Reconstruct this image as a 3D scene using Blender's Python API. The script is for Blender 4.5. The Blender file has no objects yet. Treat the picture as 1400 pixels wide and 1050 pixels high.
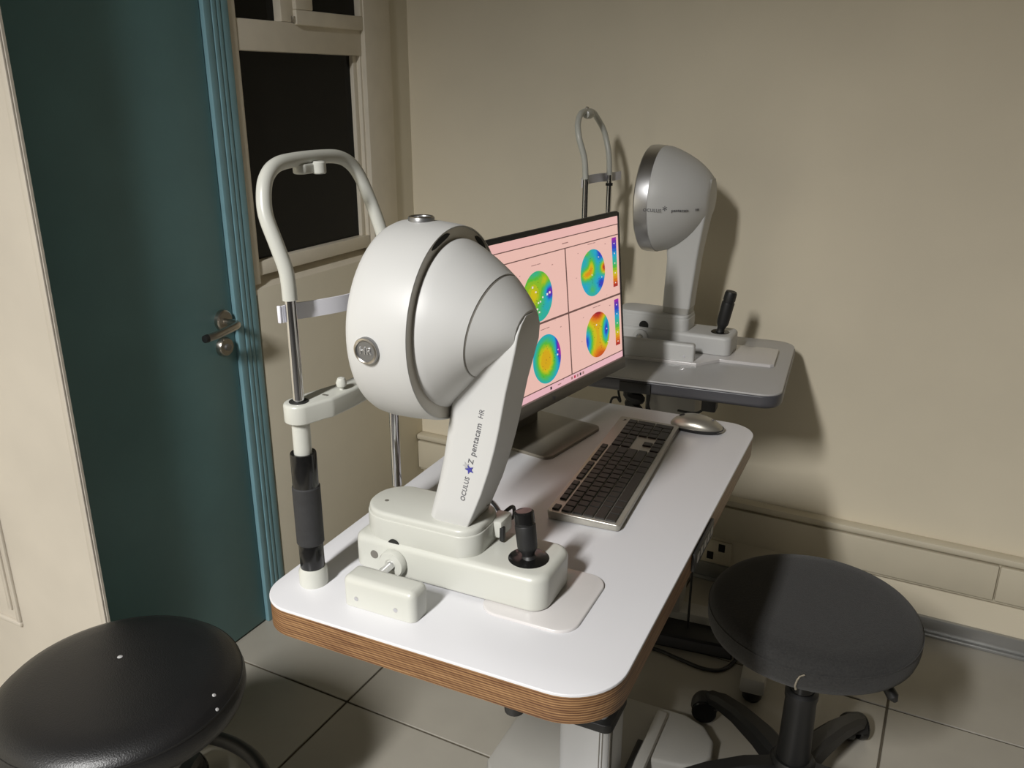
import bpy, bmesh, math, random
from mathutils import Vector, Matrix
random.seed(7)
PI = math.pi
def rad(d): return math.radians(d)
S = bpy.context.scene
COL = S.collection

# ------------------------------------------------------------------ camera
CAM_H = 1.4575
cam = bpy.data.cameras.new('camera'); camo = bpy.data.objects.new('camera', cam); COL.objects.link(camo)
cam.sensor_width = 36.0; cam.lens = 1172.6 / 1400.0 * 36.0; cam.clip_start = 0.02
_P, _R, _Y = 0.33703, 0.00209, rad(27.3606)
_f = Vector((-math.sin(_Y)*math.cos(_P), math.cos(_Y)*math.cos(_P), -math.sin(_P)))
_r0 = Vector((math.cos(_Y), math.sin(_Y), 0)); _u0 = _r0.cross(_f)
_r = _r0*math.cos(_R) + _u0*math.sin(_R); _u = -_r0*math.sin(_R) + _u0*math.cos(_R)
camo.matrix_world = Matrix(((_r.x, _u.x, -_f.x, 0), (_r.y, _u.y, -_f.y, 0), (_r.z, _u.z, -_f.z, CAM_H), (0, 0, 0, 1)))
S.camera = camo

# ------------------------------------------------------------------ world, light, exposure
w = bpy.data.worlds.new('night'); S.world = w; w.use_nodes = True
w.node_tree.nodes['Background'].inputs[0].default_value = (0.004, 0.004, 0.004, 1)
w.node_tree.nodes['Background'].inputs[1].default_value = 0.2
LAMP = (-0.70, -1.7, 2.82)          # ceiling fixture a little behind and left of the camera
la = bpy.data.lights.new('ceiling_tube_light', 'AREA'); la.shape = 'RECTANGLE'; la.size = 0.20; la.size_y = 1.2; la.spread = rad(155)
la.energy = 190; la.color = (1.0, 0.985, 0.965)
lo = bpy.data.objects.new('ceiling_tube_light', la); lo.location = LAMP; COL.objects.link(lo)
vs = S.view_settings
vs.view_transform = 'Standard'; vs.look = 'None'; vs.exposure = 0.17; vs.gamma = 1.0; vs.use_curve_mapping = False

# ------------------------------------------------------------------ materials
MATS = {}
def mat(name, col, rough=0.5, metal=0.0, noise=0.0, nscale=8.0, bump=0.0, bscale=200.0, coat=0.0, spec=0.5, emit=None, estr=1.0, trans=0.0, sheen=0.0):
    if name in MATS: return MATS[name]
    m = bpy.data.materials.new(name); m.use_nodes = True
    nt = m.node_tree; b = nt.nodes['Principled BSDF']
    b.inputs['Base Color'].default_value = (*col, 1); b.inputs['Roughness'].default_value = rough
    b.inputs['Metallic'].default_value = metal; b.inputs['Specular IOR Level'].default_value = spec
    b.inputs['Coat Weight'].default_value = coat; b.inputs['Coat Roughness'].default_value = 0.12
    b.inputs['Transmission Weight'].default_value = trans
    if sheen: b.inputs['Sheen Weight'].default_value = sheen
    tc = nt.nodes.new('ShaderNodeTexCoord')
    if noise > 0:
        n = nt.nodes.new('ShaderNodeTexNoise'); n.inputs['Scale'].default_value = nscale; n.inputs['Detail'].default_value = 5
        nt.links.new(tc.outputs['Object'], n.inputs['Vector'])
        r = nt.nodes.new('ShaderNodeValToRGB')
        r.color_ramp.elements[0].position = 0.3; r.color_ramp.elements[1].position = 0.7
        r.color_ramp.elements[0].color = (*[c*(1-noise) for c in col], 1)
        r.color_ramp.elements[1].color = (*[min(1, c*(1+noise)) for c in col], 1)
        nt.links.new(n.outputs['Fac'], r.inputs[0]); nt.links.new(r.outputs[0], b.inputs['Base Color'])
    if bump > 0:
        n2 = nt.nodes.new('ShaderNodeTexNoise'); n2.inputs['Scale'].default_value = bscale; n2.inputs['Detail'].default_value = 3
        nt.links.new(tc.outputs['Object'], n2.inputs['Vector'])
        bp = nt.nodes.new('ShaderNodeBump'); bp.inputs['Strength'].default_value = bump; bp.inputs['Distance'].default_value = 0.002
        nt.links.new(n2.outputs['Fac'], bp.inputs['Height']); nt.links.new(bp.outputs[0], b.inputs['Normal'])
    if emit is not None:
        b.inputs['Emission Color'].default_value = (*emit, 1); b.inputs['Emission Strength'].default_value = estr
    MATS[name] = m
    return m
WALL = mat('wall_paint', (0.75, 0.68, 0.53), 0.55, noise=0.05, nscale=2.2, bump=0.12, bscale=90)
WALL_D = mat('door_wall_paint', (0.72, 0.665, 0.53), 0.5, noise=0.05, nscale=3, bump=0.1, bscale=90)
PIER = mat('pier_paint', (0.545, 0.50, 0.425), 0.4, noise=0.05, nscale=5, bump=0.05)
TRIM = mat('frame_paint', (0.74, 0.68, 0.56), 0.35, noise=0.05, nscale=12, bump=0.06)
DIMWALL = mat('dimmed_wall_paint', (0.12, 0.11, 0.10), 0.8, noise=0.04)  # unseen walls made dark to keep bounced light down
CEIL = mat('dimmed_ceiling_paint', (0.34, 0.33, 0.31), 0.8, noise=0.03)  # ceiling colour lowered to weaken the bounced light
TEAL = mat('teal_paint', (0.125, 0.255, 0.27), 0.42, noise=0.06, nscale=6, bump=0.08, bscale=160)
TEAL2 = mat('teal_casing_paint', (0.20, 0.37, 0.42), 0.38, noise=0.06, nscale=10, bump=0.08, bscale=120)
TILE = mat('floor_tile', (0.355, 0.333, 0.285), 0.36, noise=0.10, nscale=3.5, bump=0.05, bscale=60)
TILED = mat('bounce_cut_tile', (0.055, 0.052, 0.048), 0.5, noise=0.1, nscale=3.5)  # added dark tiles behind the camera, to soak up bounce
GROUT = mat('grout', (0.10, 0.085, 0.06), 0.9, noise=0.25, nscale=30)
TRUNK = mat('cable_trunking', (0.60, 0.545, 0.42), 0.4, noise=0.04, nscale=6)
STEELBASE = mat('grey_baseboard', (0.33, 0.33, 0.32), 0.3, metal=0.6, noise=0.05)
GLASSN = mat('dark_window_glass', (0.006, 0.006, 0.005), 0.06, spec=0.2)
LAMINATE = mat('white_laminate', (0.67, 0.67, 0.69), 0.33, noise=0.008, nscale=4)
SHELL = mat('scanner_shell', (0.575, 0.575, 0.56), 0.46, noise=0.012, nscale=7)
SHELL2 = mat('base_shell', (0.545, 0.55, 0.50), 0.33, noise=0.015, nscale=9, coat=0.1)
GAPM = mat('ring_gap_shade_tint', (0.62, 0.59, 0.52), 0.35)  # white shell plastic; warm tint puts the gap's shade into the colour
SEAM = mat('seam_dark', (0.16, 0.15, 0.13), 0.6)
CHROME = mat('chrome', (0.72, 0.72, 0.74), 0.10, metal=1.0)
SATIN = mat('satin_steel', (0.50, 0.47, 0.42), 0.28, metal=1.0)
BADGE = mat('badge_grey', (0.30, 0.30, 0.30), 0.38, metal=0.8)
BADGEL = mat('badge_letters', (0.66, 0.66, 0.66), 0.25, metal=0.8)
BLACKG = mat('black_gloss_plastic', (0.008, 0.008, 0.008), 0.18, spec=0.4)
BLACKM = mat('black_matte_plastic', (0.014, 0.014, 0.014), 0.5)
RUBBER = mat('black_foam_grip', (0.026, 0.026, 0.027), 0.75, noise=0.15, nscale=60, bump=0.25, bscale=700)
DARK = mat('dark_hole', (0.012, 0.012, 0.010), 0.8)
STRAP = mat('white_silicone', (0.74, 0.74, 0.80), 0.45)
PADM = mat('base_mat_plastic', (0.61, 0.59, 0.58), 0.22, coat=0.4, noise=0.02, nscale=12)
SILVER = mat('silver_plastic', (0.42, 0.40, 0.35), 0.32, metal=0.75, noise=0.02)
SILVERB = mat('brushed_ring', (0.60, 0.60, 0.61), 0.32, metal=1.0)
MONG = mat('monitor_grey', (0.15, 0.14, 0.12), 0.38, metal=0.35)
MONF = mat('monitor_foot', (0.23, 0.21, 0.175), 0.34, metal=0.5)
KEYM = mat('key_black', (0.016, 0.014, 0.012), 0.45)
KBB = mat('keyboard_silver', (0.40, 0.385, 0.34), 0.32, metal=0.55)
GREYTOP = mat('grey_laminate', (0.44, 0.435, 0.43), 0.32, noise=0.02, nscale=5)
GREYEDGE = mat('grey_edge_band', (0.075, 0.075, 0.085), 0.32)
ALU = mat('aluminium_column', (0.55, 0.555, 0.56), 0.38, metal=0.35, noise=0.02)
PLATE = mat('grey_foot_plate', (0.40, 0.39, 0.36), 0.4, noise=0.03)
VINYL = mat('black_vinyl', (0.0095, 0.0095, 0.010), 0.37, noise=0.10, nscale=14, bump=0.25, bscale=420)
FABRIC = mat('charcoal_fabric', (0.022, 0.0216, 0.021), 0.92, noise=0.28, nscale=260, bump=0.6, bscale=650, sheen=0.12)
INK = mat('print_grey', (0.10, 0.10, 0.11), 0.5)
INKB = mat('print_blue', (0.05, 0.05, 0.30), 0.5)
INKL = mat('print_light', (0.42, 0.42, 0.42), 0.5)
TEXTD = mat('screen_dark_line', (0.02, 0.015, 0.015), 0.5)

def plywood():
    m = bpy.data.materials.new('plywood_edge'); m.use_nodes = True; nt = m.node_tree; b = nt.nodes['Principled BSDF']
    tc = nt.nodes.new('ShaderNodeTexCoord'); sp = nt.nodes.new('ShaderNodeSeparateXYZ'); nt.links.new(tc.outputs['Object'], sp.inputs[0])
    mp = nt.nodes.new('ShaderNodeMapping'); mp.inputs['Scale'].default_value = (14, 14, 260); nt.links.new(tc.outputs['Object'], mp.inputs[0])
    n = nt.nodes.new('ShaderNodeTexNoise'); n.inputs['Scale'].default_value = 1.0; n.inputs['Detail'].default_value = 4; nt.links.new(mp.outputs[0], n.inputs['Vector'])
    mu = nt.nodes.new('ShaderNodeMath'); mu.operation = 'MULTIPLY'; mu.inputs[1].default_value = 2*PI/0.0033; nt.links.new(sp.outputs['Z'], mu.inputs[0])
    si = nt.nodes.new('ShaderNodeMath'); si.operation = 'SINE'; nt.links.new(mu.outputs[0], si.inputs[0])
    ma = nt.nodes.new('ShaderNodeMath'); ma.operation = 'MULTIPLY_ADD'; ma.inputs[1].default_value = 0.22; nt.links.new(si.outputs[0], ma.inputs[0]); nt.links.new(n.outputs['Fac'], ma.inputs[2])
    r = nt.nodes.new('ShaderNodeValToRGB'); nt.links.new(ma.outputs[0], r.inputs[0])
    e = r.color_ramp.elements; e[0].position = 0.25; e[0].color = (0.085, 0.030, 0.010, 1); e[1].position = 0.78; e[1].color = (0.36, 0.205, 0.09, 1)
    k = e.new(0.5); k.color = (0.19, 0.092, 0.035, 1)
    nt.links.new(r.outputs[0], b.inputs['Base Color']); b.inputs['Roughness'].default_value = 0.45
    return m
PLY = plywood()

def vcol_emit(name, strength):
    m = bpy.data.materials.new(name); m.use_nodes = True; nt = m.node_tree; b = nt.nodes['Principled BSDF']
    a = nt.nodes.new('ShaderNodeVertexColor'); a.layer_name = 'Col'
    b.inputs['Base Color'].default_value = (0.01, 0.01, 0.01, 1); b.inputs['Roughness'].default_value = 0.35
    nt.links.new(a.outputs[0], b.inputs['Emission Color']); b.inputs['Emission Strength'].default_value = strength
    return m
SCR = 0.71
SCREEN = mat('lit_screen_pink', (0.01, 0.01, 0.01), 0.35, emit=(0.98, 0.60, 0.52), estr=SCR)
SCREEN2 = mat('lit_screen_header', (0.01, 0.01, 0.01), 0.35, emit=(0.96, 0.56, 0.52), estr=SCR)
TASKB = mat('lit_taskbar', (0.01, 0.01, 0.01), 0.35, emit=(0.95, 0.55, 0.60), estr=SCR)
MAPM = vcol_emit('lit_colour_map', SCR)
SCRLINE = mat('lit_screen_line', (0.01, 0.01, 0.01), 0.4, emit=(0.16, 0.08, 0.07), estr=SCR)
SCRTXT = mat('lit_screen_text', (0.01, 0.01, 0.01), 0.4, emit=(0.42, 0.22, 0.20), estr=SCR)
SCRRED = mat('lit_screen_red', (0.01, 0.01, 0.01), 0.4, emit=(0.55, 0.01, 0.06), estr=SCR)
SCRWHT = mat('lit_screen_white', (0.01, 0.01, 0.01), 0.4, emit=(1, 0.85, 0.82), estr=SCR)
SCRBLK = mat('lit_screen_black', (0.01, 0.01, 0.01), 0.4, emit=(0.03, 0.02, 0.03), estr=SCR)

# ------------------------------------------------------------------ mesh helpers
def add_box(bm, x0, x1, y0, y1, z0, z1, bev=0.0, seg=2):
    vs_ = [bm.verts.new((x, y, z)) for z in (z0, z1) for (x, y) in ((x0, y0), (x1, y0), (x1, y1), (x0, y1))]
    fs = [(3, 2, 1, 0), (4, 5, 6, 7), (0, 1, 5, 4), (1, 2, 6, 5), (2, 3, 7, 6), (3, 0, 4, 7)]
    ff = [bm.faces.new([vs_[i] for i in f]) for f in fs]
    if bev > 0:
        es = list({e for f in ff for e in f.edges})
        bmesh.ops.bevel(bm, geom=es, offset=bev, segments=seg, profile=0.5, affect='EDGES')
    return bm
def box(x0, x1, y0, y1, z0, z1, bev=0.0, seg=2): return add_box(bmesh.new(), x0, x1, y0, y1, z0, z1, bev, seg)
def rrect(x0, x1, y0, y1, r, n=8):
    """rounded rectangle outline, r one radius or four (x0y0, x1y0, x1y1, x0y1)"""
    rs = r if isinstance(r, (tuple, list)) else (r,)*4
    pts = []
    for (cx, cy, a0, rr, sx, sy) in ((x0, y0, PI, rs[0], 1, 1), (x1, y0, 1.5*PI, rs[1], -1, 1), (x1, y1, 0, rs[2], -1, -1), (x0, y1, 0.5*PI, rs[3], 1, -1)):
        for i in range(n+1):
            a = a0 + 0.5*PI*i/n
            pts.append((cx + sx*rr + rr*math.cos(a), cy + sy*rr + rr*math.sin(a)))
    return pts
def add_prism(bm, pts, z0, z1, bev_top=0.0, bev_bot=0.0, seg=3):
    """vertical prism of an outline, rim rounded by insetting rings"""
    n = len(pts)
    c = (sum(p[0] for p in pts)/n, sum(p[1] for p in pts)/n)
    def inset(d):
        out = []
        for i in range(n):
            p0, p, p1 = Vector(pts[i-1]), Vector(pts[i]), Vector(pts[(i+1) % n])
            a, b = (p-p0), (p1-p)
            if a.length < 1e-9: a = b
            if b.length < 1e-9: b = a
            t = (a.normalized()+b.normalized()); t = t.normalized() if t.length > 1e-9 else a.normalized()
            nn = Vector((-t.y, t.x)); out.append((p.x+nn.x*d, p.y+nn.y*d))
        return out
    levels = []
    if bev_bot > 0:
        for i in range(seg+1):
            a = 0.5*PI*i/seg; levels.append((bev_bot*(1-math.sin(a)), z0 + bev_bot*(1-math.cos(a))))
    else: levels.append((0, z0))
    if bev_top > 0:
        for i in range(seg+1):
            a = 0.5*PI*i/seg; levels.append((bev_top*(1-math.cos(a)), z1 - bev_top*(1-math.sin(a))))
    else: levels.append((0, z1))
    rings = []
    for d, z in levels: rings.append([bm.verts.new((x, y, z)) for x, y in (inset(d) if d else pts)])
    for a, b in zip(rings, rings[1:]):
        for i in range(n): bm.faces.new((a[i], a[(i+1) % n], b[(i+1) % n], b[i]))
    bm.faces.new(rings[0][::-1]); bm.faces.new(rings[-1])
    return bm
def prism(pts, z0, z1, bt=0.0, bb=0.0, seg=3): return add_prism(bmesh.new(), pts, z0, z1, bt, bb, seg)
def add_lathe(bm, prof, axis='Z', c=(0, 0, 0), n=40, cap=True):
    """revolve (r, h) profile about an axis through c"""
    rings = []
    for r, h in prof:
        ring = []
        for i in range(n):
            a = 2*PI*i/n; p, q = r*math.cos(a), r*math.sin(a)
            v = {'Z': (p, q, h), 'X': (h, p, q), 'Y': (q, h, p)}[axis]
            ring.append(bm.verts.new((v[0]+c[0], v[1]+c[1], v[2]+c[2])))
        rings.append(ring)
    for a, b in zip(rings, rings[1:]):
        for i in range(n): bm.faces.new((a[i], a[(i+1) % n], b[(i+1) % n], b[i]))
    if cap:
        bm.faces.new(rings[0][::-1]); bm.faces.new(rings[-1])
    return bm
def lathe(prof, axis='Z', c=(0, 0, 0), n=40, cap=True): return add_lathe(bmesh.new(), prof, axis, c, n, cap)
def add_tube(bm, path, r, n=12):
    path = [Vector(p) for p in path]; m = len(path)
    rs = r if isinstance(r, (list, tuple)) else [r]*m
    t0 = (path[1]-path[0]).normalized()
    up = Vector((0, 0, 1)) if abs(t0.z) < 0.9 else Vector((1, 0, 0))
    nx = t0.cross(up).normalized(); rings = []
    for i in range(m):
        t = (path[min(i+1, m-1)] - path[max(i-1, 0)]).normalized()
        nx = (nx - t*nx.dot(t)).normalized(); ny = t.cross(nx)
        rings.append([bm.verts.new(path[i] + (nx*math.cos(2*PI*k/n) + ny*math.sin(2*PI*k/n))*rs[i]) for k in range(n)])
    for a, b in zip(rings, rings[1:]):
        for k in range(n): bm.faces.new((a[k], a[(k+1) % n], b[(k+1) % n], b[k]))
    bm.faces.new(rings[0][::-1]); bm.faces.new(rings[-1])
    return bm
def tube(path, r, n=12): return add_tube(bmesh.new(), path, r, n)
def spline(pts, k=8):
    P = [Vector(p) for p in pts]; out = []
    for i in range(len(P)-1):
        a, b, c, d = P[max(i-1, 0)], P[i], P[i+1], P[min(i+2, len(P)-1)]
        for j in range(k):
            t = j/k
            out.append(0.5*((2*b) + (c-a)*t + (2*a-5*b+4*c-d)*t*t + (3*b-a-3*c+d)*t**3))
    out.append(P[-1]); return out
def add_loft(bm, rings, cap=True):
    R = [[bm.verts.new(p) for p in ring] for ring in rings]; n = len(R[0])
    for a, b in zip(R, R[1:]):
        for i in range(n): bm.faces.new((a[i], a[(i+1) % n], b[(i+1) % n], b[i]))
    if cap: bm.faces.new(R[0][::-1]); bm.faces.new(R[-1])
    return bm
def obj(name, bm, m, parent=None, off=(0, 0, 0), angle=35, smooth=True, label=None):
    bmesh.ops.recalc_face_normals(bm, faces=bm.faces[:])
    me = bpy.data.meshes.new(name); bm.to_mesh(me); bm.free()
    if off != (0, 0, 0): me.transform(Matrix.Translation(Vector(off)))
    me.materials.append(m)
    if smooth:
        me.shade_smooth()
        try: me.set_sharp_from_angle(angle=rad(angle))
        except Exception: pass
    o = bpy.data.objects.new(name, me); COL.objects.link(o)
    if parent is not None: o.parent = parent
    if label: o['label'] = label
    return o
def thing(name, label, cat, loc=(0, 0, 0), rz=0.0, group=None):
    o = bpy.data.objects.new(name, None); COL.objects.link(o); o.empty_display_size = 0.05
    o.location = loc; o.rotation_euler = (0, 0, rz); o['label'] = label; o['category'] = cat
    if group: o['group'] = group
    return o
def tag(o, label, cat, group=None):
    o['label'] = label; o['category'] = cat
    if group: o['group'] = group
    return o
def struct(o, label, cat):
    o['kind'] = 'structure'; o['label'] = label; o['category'] = cat; return o
def place(o, loc=(0, 0, 0), rz=0.0): o.location = loc; o.rotation_euler = (0, 0, rz); return o
def text_mesh(name, s, size, m, parent, matrix, depth=0.0004, spacing=1.0):
    cu = bpy.data.curves.new(name, 'FONT'); cu.body = s; cu.size = size; cu.extrude = depth; cu.space_character = spacing
    cu.align_x = 'CENTER'; cu.align_y = 'CENTER'; cu.resolution_u = 3
    t = bpy.data.objects.new(name + '_tmp', cu); COL.objects.link(t)
    bpy.context.view_layer.update()
    me = bpy.data.meshes.new_from_object(t.evaluated_get(bpy.context.evaluated_depsgraph_get()))
    bpy.data.objects.remove(t); bpy.data.curves.remove(cu)
    me.name = name; me.materials.clear(); me.materials.append(m); me.transform(matrix)
    o = bpy.data.objects.new(name, me); COL.objects.link(o); o.parent = parent
    return o
def basis(origin, ex, ey):
    ex = Vector(ex).normalized(); ey = Vector(ey); ez = ex.cross(ey).normalized(); ey = ez.cross(ex)
    return Matrix(((ex.x, ey.x, ez.x, origin[0]), (ex.y, ey.y, ez.y, origin[1]), (ex.z, ey.z, ez.z, origin[2]), (0, 0, 0, 1)))

# ================================================================== ROOM
XW, YW, ZC = -1.584, 2.362, 2.92       # door wall plane, back wall plane, ceiling
XR, YR = 3.4, -4.8                    # walls out of view
# floor with single tiles
fl = struct(obj('floor', box(-2.7, XR, YR, YW+0.1, -0.06, -0.004), GROUT), 'floor of large grey-beige square tiles with dark grout', 'floor')
G = 0.0028
gx = [-1.173 + 0.6*k for k in range(-3, 9)]; gy = [1.374 + 0.6*k for k in range(-11, 4)]
for a, b in zip(gx, gx[1:]):
    for c, d in zip(gy, gy[1:]):
        x0, x1, y0, y1 = max(a+G, -2.62), min(b-G, XR), max(c+G, YR), min(d-G, YW+0.02)
        if x1-x0 > 0.02 and y1-y0 > 0.02: obj('tile', box(x0, x1, y0, y1, -0.004, 0.0, 0.0012, 1), TILE if y1 > -0.35 else TILED, fl)
struct(obj('ceiling', box(-2.7, XR, YR, YW+0.1, ZC, ZC+0.08), CEIL), 'plain unseen ceiling over the room, darkened against bounced light', 'ceiling')
struct(obj('wall_back', box(XW-0.15, XR+0.1, YW, YW+0.12, -0.06, ZC), WALL), 'plain beige wall behind the grey instrument table', 'wall')
struct(obj('wall_right', box(XR, XR+0.1, YR, YW, -0.06, ZC), DIMWALL), 'unseen side wall facing the door wall, darkened against bounced light', 'wall')
struct(obj('wall_rear', box(-2.7, XR, YR-0.1, YR, -0.06, ZC), DIMWALL), 'unseen wall facing the plain back wall, darkened against bounced light', 'wall')
# door wall: pieces round the door and window openings
WY0, WY1, WZ0, WZ1 = 1.618, 2.254, 0.965, 2.25     # window opening
DY0, DY1, DZ = 1.022, 1.545, 2.10
PY, PX, PT = 0.985, -1.479, 0.034               # near wall end: face, edge, thickness                   # door opening
bm = bmesh.new()
add_box(bm, -2.7, -2.6, YR, PY+PT, 0, ZC); add_box(bm, XW-0.12, XW, DY0, DY1, DZ, ZC)
add_box(bm, XW-0.12, XW, DY1, WY0, 0, ZC); add_box(bm, XW-0.12, XW, WY0, WY1, WZ1, ZC)
add_box(bm, XW-0.12, XW, WY1, YW, 0, ZC); add_box(bm, XW-0.12, XW+0.004, WY0+0.004, YW, 0, WZ0-0.012, 0.003)
wl = struct(obj('wall_left', bm, WALL_D), 'beige wall holding the teal door and the dark window', 'wall')

# teal door: leaf, casing (one moulded jamb), handle
d1 = struct(thing('door_1', 'teal painted door with steel lever handle', 'door', (XW, 1.12, 0)), 'teal painted door with steel lever handle and moulded casing', 'door')
def at(o): return tuple(-c for c in o.location)
obj('door_leaf', box(XW-0.045, XW-0.006, DY0+0.004, DY1-0.006, 0.006, DZ-0.004, 0.002), TEAL, d1, at(d1))
bm = bmesh.new()
for (y0, y1, t) in ((1.541, 1.5635, 0.005), (1.5645, 1.5785, 0.007), (1.5795, 1.5925, 0.007), (1.5935, 1.617, 0.006)):
    add_box(bm, XW-0.03, XW+t, y0, y1, 0.0, DZ+0.04, 0.003)
obj('casing', bm, TEAL2, d1, at(d1), label='moulded lighter teal casing')
bm = bmesh.new()
for (z0, z1, t) in ((DZ-0.004, DZ+0.02, 0.012), (DZ+0.021, DZ+0.045, 0.020), (DZ+0.046, DZ+0.07, 0.014)):
    add_box(bm, XW-0.03, XW+t, DY0, 1.617, z0, z1, 0.003)
obj('casing', bm, TEAL2, d1, at(d1))
obj('casing', box(XW-0.03, XW+0.010, DY0-0.001, DY0+0.010, 0, DZ+0.02, 0.002), TEAL2, d1, at(d1))
HX = XW-0.006
hd = obj('handle', lathe([(0.0005, 0.012), (0.022, 0.012), (0.0255, 0.009), (0.0265, 0.0)], 'X', (HX, 1.503, 0.901), 32), SATIN, d1, at(d1), label='satin steel lever handle')
bm = tube(spline([(HX+0.008, 1.503, 0.898), (HX+0.042, 1.503, 0.897), (HX+0.055, 1.496, 0.896), (HX+0.058, 1.475, 0.894), (HX+0.058, 1.430, 0.889), (HX+0.052, 1.405, 0.886)], 6), 0.0095, 14)
obj('lever', bm, SATIN, hd, at(d1))
obj('lever_tip', lathe([(0.0005, -0.004), (0.009, -0.003), (0.0100, 0.004), (0.0095, 0.010)], 'Y', (HX+0.0515, 1.3965, 0.886), 16), BLACKM, hd, at(d1))
lk = obj('lock_rosette', lathe([(0.0005, 0.014), (0.021, 0.014), (0.024, 0.010), (0.025, 0.0)], 'X', (HX, 1.497, 0.834), 32), SATIN, d1, at(d1))
obj('key_cylinder', lathe([(0.0005, 0.020), (0.0085, 0.020), (0.009, 0.012)], 'X', (HX, 1.497, 0.834), 20), BADGE, lk, at(d1))

# white panelled pier / open leaf nearer the camera, at the left
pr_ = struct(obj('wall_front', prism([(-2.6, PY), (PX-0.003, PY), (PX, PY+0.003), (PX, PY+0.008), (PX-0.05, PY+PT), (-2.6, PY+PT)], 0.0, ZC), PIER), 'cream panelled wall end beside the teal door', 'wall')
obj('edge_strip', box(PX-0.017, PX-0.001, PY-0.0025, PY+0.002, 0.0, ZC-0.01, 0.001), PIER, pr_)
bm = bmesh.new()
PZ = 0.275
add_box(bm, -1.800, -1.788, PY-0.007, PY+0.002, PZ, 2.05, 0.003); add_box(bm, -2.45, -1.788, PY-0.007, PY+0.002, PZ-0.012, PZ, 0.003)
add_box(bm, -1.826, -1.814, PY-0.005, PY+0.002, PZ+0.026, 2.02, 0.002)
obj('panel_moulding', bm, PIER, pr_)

# window
w1 = struct(thing('window_1', 'window', 'window', (XW, 1.93, WZ0)), 'cream framed window with black night panes above a sloping sill', 'window')
def wbox(name, y0, y1, z0, z1, x0=XW-0.05, x1=XW+0.0, m=TRIM, bev=0.003): return obj(name, box(x0, x1, y0, y1, z0, z1, bev), m, w1, at(w1))
wbox('frame', WY0, 1.645, WZ0, WZ1)
wbox('frame', 2.128, WY1, WZ0, WZ1, x1=XW+0.012)
wbox('frame_bead', 2.103, 2.128, 1.02, 1.531, x1=XW-0.016)
wbox('frame_bead', 2.120, 2.150, 1.0, 1.60, x1=XW-0.004)
wbox('transom', 1.645, 2.128, 1.531, 1.603, x1=XW-0.002)
wbox('frame', 1.645, 2.128, 0.985, 1.022, x1=XW-0.004)
wbox('mullion', 1.806, 1.862, 1.603, WZ1, x1=XW-0.004)
# opening sash of the upper light
sa = obj('sash', add_box(add_box(add_box(box(XW-0.03, XW+0.008, 1.850, 2.145, 1.598, 1.634, 0.003), XW-0.03, XW+0.008, 1.850, 1.916, 1.634, 2.2, 0.003), XW-0.03, XW+0.008, 2.118, 2.145, 1.634, 2.2, 0.003), XW-0.03, XW+0.008, 1.85, 2.145, 2.2, 2.235, 0.003), TRIM, w1, at(w1))
obj('catch', box(XW-0.01, XW+0.004, 1.842, 1.849, 1.603, 1.618, 0.001), SATIN, w1, at(w1))
wbox('pane', 1.640, 2.130, 1.015, 1.540, XW-0.034, XW-0.028, GLASSN, 0)
wbox('pane', 1.640, 1.812, 1.598, WZ1-0.01, XW-0.034, XW-0.028, GLASSN, 0)
wbox('pane', 1.910, 2.125, 1.628, WZ1-0.01, XW-0.018, XW-0.012, GLASSN, 0)
wbox('head_rail', 1.645, 2.128, WZ1-0.045, WZ1)
bm = bmesh.new()   # sloping sill, thicker wall below
add_loft(bm, [[(XW-0.05, y, 0.94), (XW+0.003, y, 0.94), (XW+0.003, y, 0.953), (XW-0.006, y, 0.958), (XW-0.05, y, 0.986)] for y in (WY0, WY1)])
obj('sill', bm, TRIM, w1, at(w1))
# opaque panes hold the outside dark in their own colour
# cable trunking along the back wall
t1 = struct(thing('trim_1', 'trunk', 'trim', (0, YW, 0.2)), 'cream cable trunking running low along the plain wall', 'trunking')
xs = [(-1.580, -0.62), (-0.617, 0.2335), (0.2365, 1.2), (1.203, 2.2), (2.203, XR)]
obj('trunking_back', box(-1.580, XR, YW-0.022, YW, 0.152, 0.292, 0.002), TRUNK, t1, at(t1))
for a, b in xs:
    obj('trunking_lid', box(a, b, YW-0.034, YW-0.020, 0.163, 0.266, 0.004), TRUNK, t1, at(t1))
obj('trunking_ledge', box(-1.580, XR, YW-0.040, YW-0.001, 0.274, 0.294, 0.006), TRUNK, t1, at(t1))
struct(obj('baseboard_back', add_box(box(-1.58, XR, YW-0.012, YW, 0.0, 0.052, 0.002), -1.58, XR, YW-0.026, YW-0.010, 0.0, 0.006, 0.002), STEELBASE), 'grey metal baseboard strip at foot of the plain wall', 'baseboard')
so = thing('wall_socket', 'cream double wall socket below the cable trunking', 'socket', (-0.515, YW, 0.095))
obj('plate', box(-0.045, 0.052, -0.005, 0.0, -0.036, 0.038, 0.0015), WALL, so)
for dx, dz in ((-0.012, -0.016), (0.022, 0.016)):
    obj('socket_hole', prism([(math.cos(a)*0.013, math.sin(a)*0.013) for a in (0, PI/2, PI, 1.5*PI)], 0, 0.003).copy() if False else box(dx-0.010, dx+0.010, -0.0065, -0.003, dz-0.013, dz+0.013, 0.001), DARK, so)

# ceiling lamp housing (above the frame)
cl = thing('ceiling_light', 'white ceiling light fixture over the room', 'light', (LAMP[0], LAMP[1], ZC))
obj('housing', box(-0.20, 0.20, -0.70, 0.70, -0.085, 0.0, 0.004), CEIL, cl)
obj('rim', add_box(add_box(add_box(box(-0.20, -0.185, -0.70, 0.70, -0.095, -0.084), 0.185, 0.20, -0.70, 0.70, -0.095, -0.084), -0.185, 0.185, -0.70, -0.68, -0.095, -0.084), -0.185, 0.185, 0.68, 0.70, -0.095, -0.084), CEIL, cl)

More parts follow.
